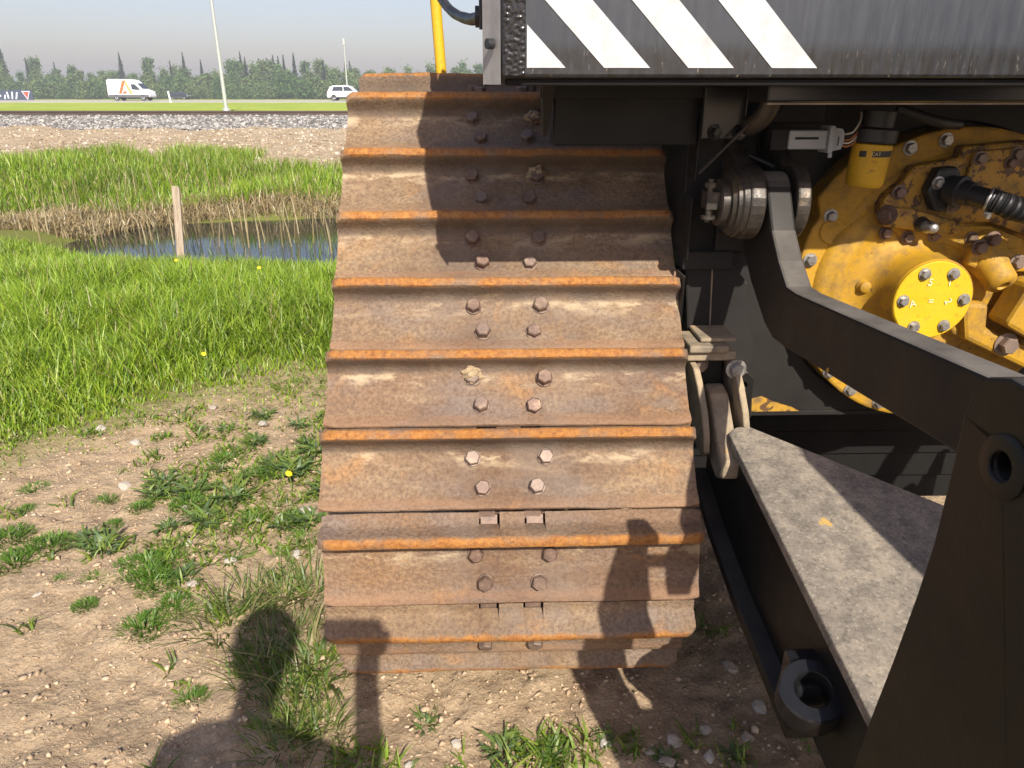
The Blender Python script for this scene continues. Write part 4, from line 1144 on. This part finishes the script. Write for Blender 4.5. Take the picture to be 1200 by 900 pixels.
grass_object('meadow_grass', meadow, 'bright green meadow grass between the bare soil and the pond', 'grass')
# far bank grass
x, y = frustum(95000, 11.5, 21.5, 1.3, 2.0, 1.0)
e = 1 - ((x + 2.7) / 3.9) ** 2 - ((y - 10.15) / 2.45) ** 2; fs_ = far_sand(x, y); clump = vnoise(x, y, 1.1, 17)
tuftm = (vnoise(x, y, .8, 19) > .64) & (y < 19.6)
k = (e < -.10) & ((R3.rand(len(x)) < (1 - fs_) * (.5 + .8 * clump)) | ((R3.rand(len(x)) < .55) & tuftm)); x, y, clump = x[k], y[k], clump[k]; n = len(x)
h = (.20 + .28 * R3.rand(n)) * (.6 + .75 * clump) * (1 - .2 * sstep(16, 20, y))
col = pick(n, GREENS) * (.82 + .45 * vnoise(x, y, .5, 18))[:, None]
low = R3.rand(n) < .10; col[low] = pick(low.sum(), DRY)
far = [blades(x, y, height(x, y) - .02, h, .006 + .007 * R3.rand(n), .15 + .45 * R3.rand(n), col)]
grass_object('bank_grass', far, 'tall green grass on the far bank of the pond', 'grass')
# dry reeds along the waterline
x, y = frustum(60000, 8.2, 13.2, 1.2, 1.0, 1.0)
e = 1 - ((x + 2.7) / 3.9) ** 2 - ((y - 10.15) / 2.45) ** 2 + .25 * (vnoise(x, y, .9, 3) - .5)
k = (e > -.42 - .2 * vnoise(x, y, 2, 22)) & (e < .25) & (y > 10.3) & (R3.rand(len(x)) < .8); x, y = x[k], y[k]; n = len(x)
parts = [blades(x, y, np.maximum(height(x, y), -.45), (.12 + .20 * R3.rand(n)), .005 + .006 * R3.rand(n), .3 + .8 * R3.rand(n), pick(n, DRY, .3))]
x = R3.uniform(-7, 0, 260); y = R3.uniform(9.3, 13.6, 260); k = R3.rand(260) < .9; x, y = x[k], y[k]; n = len(x)
parts.append(blades(x, y, np.maximum(height(x, y), -.47), .40 + .35 * R3.rand(n), .006 + .004 * R3.rand(n), .05 + .2 * R3.rand(n), pick(n, DRY, .2)))
x = R3.uniform(-6.2, .3, 500); y = R3.uniform(8.7, 10.3, 500); n = len(x)
parts.append(blades(x, y, np.full(n, -.45), .06 + .22 * R3.rand(n), .003 + .003 * R3.rand(n), .1 + .5 * R3.rand(n), pick(n, GREENS * .6, .2)))
grass_object('dry_reeds', parts, 'dry tan reeds and dead stems along the pond edge', 'reeds')
# sparse ground cover on the soil
x, y = frustum(52000, 1.0, 4.6, 1.0, .4, 1.0)
cl = vnoise(x, y, 5.5, 30) * .6 + vnoise(x, y, 14, 31) * .4
near_track = np.exp(-((x + .95) / .32) ** 2 - ((y - 2.75) / .75) ** 2)
k = (cl + .34 * near_track > .655) & ~((x > -.50) & (x < .5) & (y > 1.40)) & (x < .75); x, y = x[k], y[k]; n = len(x)
cover_ = [blades(x, y, height(x, y) - .003, .018 + .045 * R3.rand(n) ** 2, .0016 + .0035 * R3.rand(n), .5 + .9 * R3.rand(n), pick(n, GREENS * .75 + .01, .3))]
grass_object('ground_cover', cover_, 'tiny sprouts and creeping weeds scattered over the bare soil', 'ground cover')

# individual weeds
def weed_mesh(kind, seed):
    r_ = np.random.RandomState(seed)
    if kind == 'feather':
        n = 300; a = r_.rand(n) * 6.28; rr_ = .055 * r_.rand(n) ** .6
        V, q, C = blades(rr_ * np.cos(a), rr_ * np.sin(a), np.zeros(n), (.014 + .030 * r_.rand(n)) * (1.1 - rr_ / .08), .0009 + .0010 * r_.rand(n), .5 + .9 * r_.rand(n), (np.array([(.11, .22, .02)]) * (.65 + .7 * r_.rand(n, 1))), a + r_.randn(n) * .8, r_)
    elif kind == 'broad':
        n = 60; a = r_.rand(n) * 6.28; rr_ = .045 * r_.rand(n) ** .7
        V, q, C = blades(rr_ * np.cos(a), rr_ * np.sin(a), .012 * r_.rand(n), .012 + .034 * r_.rand(n), .0030 + .0045 * r_.rand(n), .8 + 1.2 * r_.rand(n), (np.array([(.135, .215, .055), (.17, .24, .05), (.12, .18, .075)])[r_.randint(3, size=n)] * (.7 + .6 * r_.rand(n, 1))), a + r_.randn(n) * .9, r_)
        V += r_.randn(len(V), 3) * .0016
    else:
        n = 110; a = r_.rand(n) * 6.28; rr_ = .10 * r_.rand(n) ** .7
        V, q, C = blades(rr_ * np.cos(a), rr_ * np.sin(a), np.zeros(n), 0.04 + .11 * r_.rand(n) ** 1.5, .0014 + .0022 * r_.rand(n), .4 + 1.2 * r_.rand(n), (np.array([(.13, .20, .025), (.17, .22, .04), (.09, .16, .025), (.30, .27, .11)])[r_.randint(4, size=n)] * (.6 + .7 * r_.rand(n, 1))), a + r_.randn(n) * .5, r_)
    return np_mesh('foliage_' + kind, V, [q], BLADE, C, True)
WM = {k: [weed_mesh(k, 40 + i) for i in range(4)] for k in ('feather', 'broad', 'tuft')}
STEMM = MB().tube([(0, 0, -.03), (0, 0, .02)], .003, 6).mesh('root_crown', plain('weed_stem', (.16, .18, .06), .8))
SPOTS = {'feather': [(-1.97, 2.62), (-1.84, 2.26), (-1.51, 2.01), (-1.35, 1.87), (-1.335, 2.11), (-1.17, 1.98), (-1.06, 1.85), (-1.53, 2.38), (-1.45, 2.58), (-1.65, 2.55), (-1.51, 3.19), (-1.67, 3.12), (-1.90, 2.45), (-1.74, 2.12), (-1.67, 2.22), (-.82, 2.17), (-.85, 2.45), (-1.09, 2.72), (-1.275, 2.88), (-1.28, 2.51), (-1.13, 1.79), (-.235, 1.29), (-.14, 1.25), (-.11, 1.20), (.0, 1.37), (.104, 1.33), (.468, 1.23), (-.19, 1.22), (-1.32, 2.04), (-1.27, 2.12), (-1.22, 2.03), (-1.40, 2.02)],
         'broad': [(-1.28, 2.80), (-1.12, 2.55), (-1.32, 2.62), (-1.2, 3.05), (-1.05, 2.84), (-.94, 2.76), (-1.25, 3.34), (-1.18, 2.39), (-1.05, 3.24), (-1.39, 3.19), (-1.11, 2.02), (-1.3, 2.33), (-1.48, 2.22), (-.98, 2.14), (-.79, 2.07), (.235, 1.37), (.378, 1.31), (.549, 1.32), (-.02, 1.34), (.088, 1.31), (-.225, 1.44), (-.88, 2.95), (-.98, 3.05), (-.78, 2.62), (-.85, 2.35)],
         'tuft': [(-.805, 1.85), (-.75, 1.93), (-.86, 1.93), (-.65, 1.77), (-.705, 1.70), (-.554, 1.60), (-.688, 1.56), (-.489, 1.38), (-.553, 1.42), (-.574, 1.34), (-.60, 1.50), (-.87, 1.81), (-.72, 1.62), (-.66, 1.95)]}
rw = random.Random(12)
for _ in range(46):
    x_, y_ = rw.uniform(-2.1, -.75), rw.uniform(1.5, 3.3)
    if y_ < float(np.interp(x_, EDX, EDY)) + .1 and float(vnoise(x_, y_, 2.1, 41)) > .38 and x_ > -.70 * (y_ * .93 + .55): SPOTS[rw.choice(('feather', 'feather', 'broad'))].append((x_, y_))
WN = {'feather': ('feathery_weed', 'low feathery green weed growing alone on the bare soil', 'weed', 'feathery weeds on the soil'),
      'broad': ('broadleaf_weed', 'small broadleaf weed rosette on the bare soil', 'weed', 'broadleaf weeds on the soil'),
      'tuft': ('grass_tuft', 'long dark grass tuft growing beside the lower end of the track', 'grass tuft', 'grass tufts beside the track')}
for kind, pts in SPOTS.items():
    nm, lab, cat, grp = WN[kind]
    for i, (x, y) in enumerate(pts):
        e = empty(nm, (x, y, float(height(x, y)) - .004), rs.rand() * 6.28)
        s = (.8 + 1.0 * rs.rand() ** 1.4) * (.72 if kind == 'tuft' else .55 if y < 1.5 else .85); e.scale = (s, s, s * (.8 + .4 * rs.rand()))
        link_mesh('leaves', WM[kind][i % 4], e); link_mesh('root_crown', STEMM, e)
        if kind != 'tuft':
            lab = WN[kind][1] + (' in front of the rusty track' if y < 1.5 else ' close beside the rusty track' if x > -1.0 else ' out in the open' if y < 2.5 else ' near the meadow grass')
        tag(e, lab, cat, grp)
# dandelions
DY = plain('dandelion_yellow', (.80, .60, .01), .7)
DH = MB().lathe([(.003, -.005), (.012, 0), (.0135, .003), (.008, .007), (.0001, .008)], (0, 0, 0), (0, 0, 1), 16).mesh('flower_head', DY, 60)
DS = MB().tube([(0, 0, 0), (.006, .004, .5), (0, 0, 1)], .0022, 6).mesh('stem', plain('dandelion_stem', (.15, .22, .05), .6))
for (x, y, hh) in ((-1.72, 3.82, .17), (-1.87, 5.3, .33), (-.90, 2.58, .10), (-2.66, 5.7, .32)):
    e = empty('dandelion', (x, y, float(height(x, y)))); tag(e, 'yellow dandelion flower standing in the grass and weeds', 'dandelion', 'dandelions')
    s = link_mesh('stem', DS, e); s.scale = (1, 1, hh); f = link_mesh('flower_head', DH, e); f.location = (0, 0, hh); f.rotation_euler = (R(35), 0, rs.rand())

# stones
def m_stone():
    t = NT('field_stone'); t.randoff(7); f = t.noise(30, 5, .6)
    oi = t.rand
    c = t.mix(oi, t.ramp(f, [(.3, (.26, .21, .16)), (.7, (.42, .36, .29))]), t.ramp(f, [(.3, (.34, .31, .27)), (.7, (.55, .50, .43))]))
    return t.fin(c, .9, 0.0, t.bump(f, .3, .004))
STONE = m_stone()
def stone_mesh(seed):
    bm = bmesh.new(); bmesh.ops.create_icosphere(bm, subdivisions=2, radius=1)
    for v in bm.verts:
        p = v.co.copy(); k = 1 + .45 * mnoise.noise(p * 1.1 + Vector((seed * 3.1, 0, 0)))
        v.co = Vector((p.x * k * 1.15, p.y * k * .9, p.z * k * .55))
    me = bpy.data.meshes.new('stone'); bm.to_mesh(me); bm.free(); me.materials.append(STONE); return me
SM = [stone_mesh(i) for i in range(6)]
for i, (x, y, s) in enumerate([(-1.55, 2.22, .020), (-1.54, 1.93, .016), (-.80, 2.45, .030), (-1.06, 1.98, .026), (-1.22, 3.235, .034), (-.25, 1.30, .014), (.378, 1.30, .024), (.50, 1.40, .020), (.409, 1.36, .022), (.237, 1.36, .018), (.483, 1.31, .018), (.34, 1.33, .016), (-.139, 1.36, .016), (-.98, 2.12, .024), (-.97, 2.39, .02), (-1.99, 3.19, .03), (-1.76, 3.05, .028), (-1.55, 3.44, .03), (-.77, 2.17, .025), (.62, 1.62, .03), (.66, 1.48, .024), (.60, 1.38, .02), (-1.45, 2.75, .035), (-1.30, 2.50, .022), (-1.62, 2.66, .03), (-1.18, 2.24, .02)]):
    o = link_mesh('stone', SM[i % 6]); o.location = (x, y, float(height(x, y)) + s * .18); s *= .8; o.scale = (s, s, s); o.rotation_euler = (rs.rand() * .4, rs.rand() * .4, rs.rand() * 6)
    tag(o, 'pale loose stone lying on the bare soil', 'stone', 'loose stones on the soil')
# pebbles and gravel
ico = bmesh.new(); bmesh.ops.create_icosphere(ico, subdivisions=1, radius=1); iv = np.array([v.co[:] for v in ico.verts]); ifc = np.array([[v.index for v in f.verts] for f in ico.faces]); ico.free()
PEB = NT('pebbles'); v_ = PEB.n('ShaderNodeVertexColor'); v_.layer_name = 'col'; PEB.fin(v_.outputs[0], .9)
def gravel(name, x, y, z, s, pal, label, jag=.22):
    n = len(x)
    sc = s[:, None, None] * (1 + .35 * R3.randn(n, 1, 3)) * np.array([1.1, .9, .65]); a = R3.rand(n) * 6.28
    jv = iv[None] * (1 + jag * R3.randn(n, len(iv), 1)) * sc
    V = np.stack([jv[..., 0] * np.cos(a)[:, None] - jv[..., 1] * np.sin(a)[:, None] + x[:, None], jv[..., 0] * np.sin(a)[:, None] + jv[..., 1] * np.cos(a)[:, None] + y[:, None], jv[..., 2] + (z + s * .25)[:, None]], 2).reshape(-1, 3)
    F_ = (ifc[None] + (np.arange(n) * len(iv))[:, None, None]).reshape(-1, 3)
    pc = np.array(pal)[R3.randint(len(pal), size=n)] * (.8 + .4 * R3.rand(n, 1))
    tag(link_mesh(name, np_mesh(name, V, [F_], PEB.m, np.repeat(pc, len(iv), 0), False)), label, name.split('_')[-1], None, 'stuff')
x, y = frustum(34000, .9, 4.8, 1.0, .3, 1.2); ga = grass_amount(x, y); k = (R3.rand(len(x)) > ga) & (vnoise(x, y, 3, 33) + .7 * R3.rand(len(x)) > .50); x, y = x[k], y[k]
gravel('soil_pebbles', x, y, height(x, y), .0016 + .0065 * R3.rand(len(x)) ** 4.0, [(.42, .30, .19), (.47, .34, .22), (.36, .255, .16), (.50, .385, .26)], 'fine pebbles and soil crumbs strewn over the bare soil', .42)
x, y = frustum(9000, 17.0, 30.5, 1.0, 1.0, 2.0)
gravel('embankment_gravel', x, y, height(x, y), .012 + .05 * R3.rand(len(x)) ** 3, [(.34, .26, .165), (.41, .335, .235), (.24, .175, .115), (.46, .40, .315)], 'loose pale gravel on the sandy railway embankment')
x, y = frustum(16000, 30.0, 34.6, 1.0, 1.0, 2.0)
gravel('ballast_stones', x, y, np.interp(y, [29.8, 34.3, 37.8], [.20, .555, .555]), .035 + .05 * R3.rand(len(x)), [(.10, .095, .09), (.20, .195, .18), (.30, .29, .27), (.42, .40, .36), (.15, .13, .11)], 'crushed grey rock along the side of the railway ballast')

# ================================================================== the photographer (stands behind the camera, only the shadow shows)
SKIN = plain('skin', (.50, .33, .25), .6); SHIRT = plain('dark_shirt', (.06, .07, .09), .9); JEANS = plain('blue_jeans', (.06, .09, .16), .9); HAIR = plain('dark_hair', (.04, .028, .02), .7); SHOE = plain('brown_boot', (.07, .045, .03), .7)
def skin_body(name, chain, mat, parent=None, sub=2):
    """chain: {id: (xyz, radius, parent id)}"""
    ids = list(chain); me = bpy.data.meshes.new(name)
    me.from_pydata([chain[i][0] for i in ids], [(ids.index(chain[i][2]), k) for k, i in enumerate(ids) if chain[i][2] is not None], [])
    me.materials.append(mat)
    o = link_mesh(name, me, parent)
    o.modifiers.new('skin', 'SKIN')
    for k, i in enumerate(ids):
        sv = me.skin_vertices[0].data[k]; r_ = chain[i][1]
        sv.radius = (r_, r_) if not isinstance(r_, tuple) else r_
        sv.use_root = chain[i][2] is None
    sd = o.modifiers.new('sub', 'SUBSURF'); sd.levels = sub; sd.render_levels = sub
    return o
PXo, PYo = -.19, -.36
person = empty('person', (PXo, PYo, -.02)); tag(person, 'person in a dark shirt holding a phone up with the right hand', 'person')
def w(x, y, z): return (x - PXo, y - PYo, z + .02)
ch = {'pel': (w(-.19, -.36, .93), .13, None), 'waist': (w(-.19, -.35, 1.08), .12, 'pel'), 'chest': (w(-.185, -.33, 1.28), .135, 'waist'), 'neckb': (w(-.18, -.29, 1.43), .065, 'chest'), 'neck': (w(-.175, -.255, 1.49), .055, 'neckb'),
      'jaw': (w(-.168, -.21, 1.545), .068, 'neck'), 'head': (w(-.165, -.205, 1.62), .088, 'jaw'), 'crown': (w(-.165, -.215, 1.69), .075, 'head'), 'nose': (w(-.158, -.115, 1.595), .013, 'head'),
      'shL': (w(-.36, -.33, 1.38), .055, 'chest'), 'elL': (w(-.41, -.36, 1.10), .042, 'shL'), 'wrL': (w(-.40, -.31, .86), .030, 'elL'), 'haL': (w(-.395, -.295, .77), (.036, .016), 'wrL'),
      'shR': (w(-.01, -.33, 1.38), .055, 'chest'), 'elR': (w(.085, -.20, 1.20), .042, 'shR'), 'wrR': (w(.080, -.085, 1.40), .036, 'elR'), 'haR': (w(.075, -.045, 1.465), (.042, .022), 'wrR'),
      'hipL': (w(-.28, -.36, .86), .095, 'pel'), 'knL': (w(-.29, -.34, .48), .062, 'hipL'), 'anL': (w(-.29, -.37, .09), .042, 'knL'), 'ftL': (w(-.30, -.22, .02), .035, 'anL'),
      'hipR': (w(-.10, -.36, .86), .095, 'pel'), 'knR': (w(-.09, -.34, .48), .062, 'hipR'), 'anR': (w(-.09, -.37, .09), .042, 'knR'), 'ftR': (w(-.08, -.22, .02), .035, 'anR')}
for k in range(4):
    zz = 1.462 + .011 * (3 - k) * 1.4 - .012
    ch['fR%da' % k] = (w(.108 - .002*k, -.030, zz), .009, 'haR'); ch['fR%db' % k] = (w(.118, -.012, zz + .006), .008, 'fR%da' % k); ch['fR%dc' % k] = (w(.100, -.001, zz + .008), .007, 'fR%db' % k)
    ch['fL%da' % k] = (w(-.40 + .012 * (k - 1.5), -.285 + .012 * (k - 1.5), .735), .0085, 'haL'); ch['fL%db' % k] = (w(-.398 + .014 * (k - 1.5), -.275 + .014 * (k - 1.5), .69 + .006 * abs(k - 1)), .0075, 'fL%da' % k)
ch['thRa'] = (w(.060, -.045, 1.470), .011, 'haR'); ch['thRb'] = (w(.055, -.028, 1.495), .009, 'thRa')
ch['thLa'] = (w(-.375, -.270, .775), .010, 'haL'); ch['thLb'] = (w(-.37, -.255, .735), .009, 'thLa')
body = skin_body('body', ch, SKIN, person)
sh_ = {k: (ch[k][0], (ch[k][1] if not isinstance(ch[k][1], tuple) else .03) + .014, ch[k][2]) for k in ('pel', 'waist', 'chest', 'neckb', 'shL', 'elL', 'shR', 'elR')}
skin_body('shirt', sh_, SHIRT, person)
tr_ = {k: (ch[k][0], ch[k][1] + .018, ch[k][2]) for k in ('pel', 'hipL', 'knL', 'anL', 'hipR', 'knR', 'anR')}
skin_body('trousers', tr_, JEANS, person)
mb = MB(); mb.lathe([(.094, -.02), (.100, .03), (.094, .07), (.07, .105), (.03, .12), (.0001, .122)], w(-.165, -.222, 1.63), (0, -.15, 1), 24); mb.build('hair', HAIR, person, 60)
for s in (-.30, -.08):
    mb = MB(); mb.prism([(-.46, .0), (-.46, .11), (-.36, .13), (-.28, .08), (-.17, .05), (-.165, .0)], 'x', s - .045, s + .045); mb.v = [w(x, y, z - .02) for x, y, z in mb.v]; mb.build('boot', SHOE, person, None, .012)
mb = MB(); mb.box(-.050, .108, -.026, -.017, 1.478, 1.556); ph = mb.build('phone', BLACKINK, None, None, .003); tag(ph, 'black phone held up by the person behind the camera', 'phone')

# ================================================================== haze
hz = NT('haze_air'); hz.t.nodes.remove(hz.b)
pv = hz.n('ShaderNodeVolumePrincipled'); pv.inputs['Color'].default_value = (.95, .97, 1.0, 1); pv.inputs['Density'].default_value = .0015; pv.inputs['Anisotropy'].default_value = .2
hz.l(pv.outputs[0], hz.out.inputs['Volume'])
o = MB().box(-5200, 5200, -80, 6700, -3, 22).build('haze', hz.m); tag(o, 'pale smoky haze in the air', 'haze', None, 'stuff')
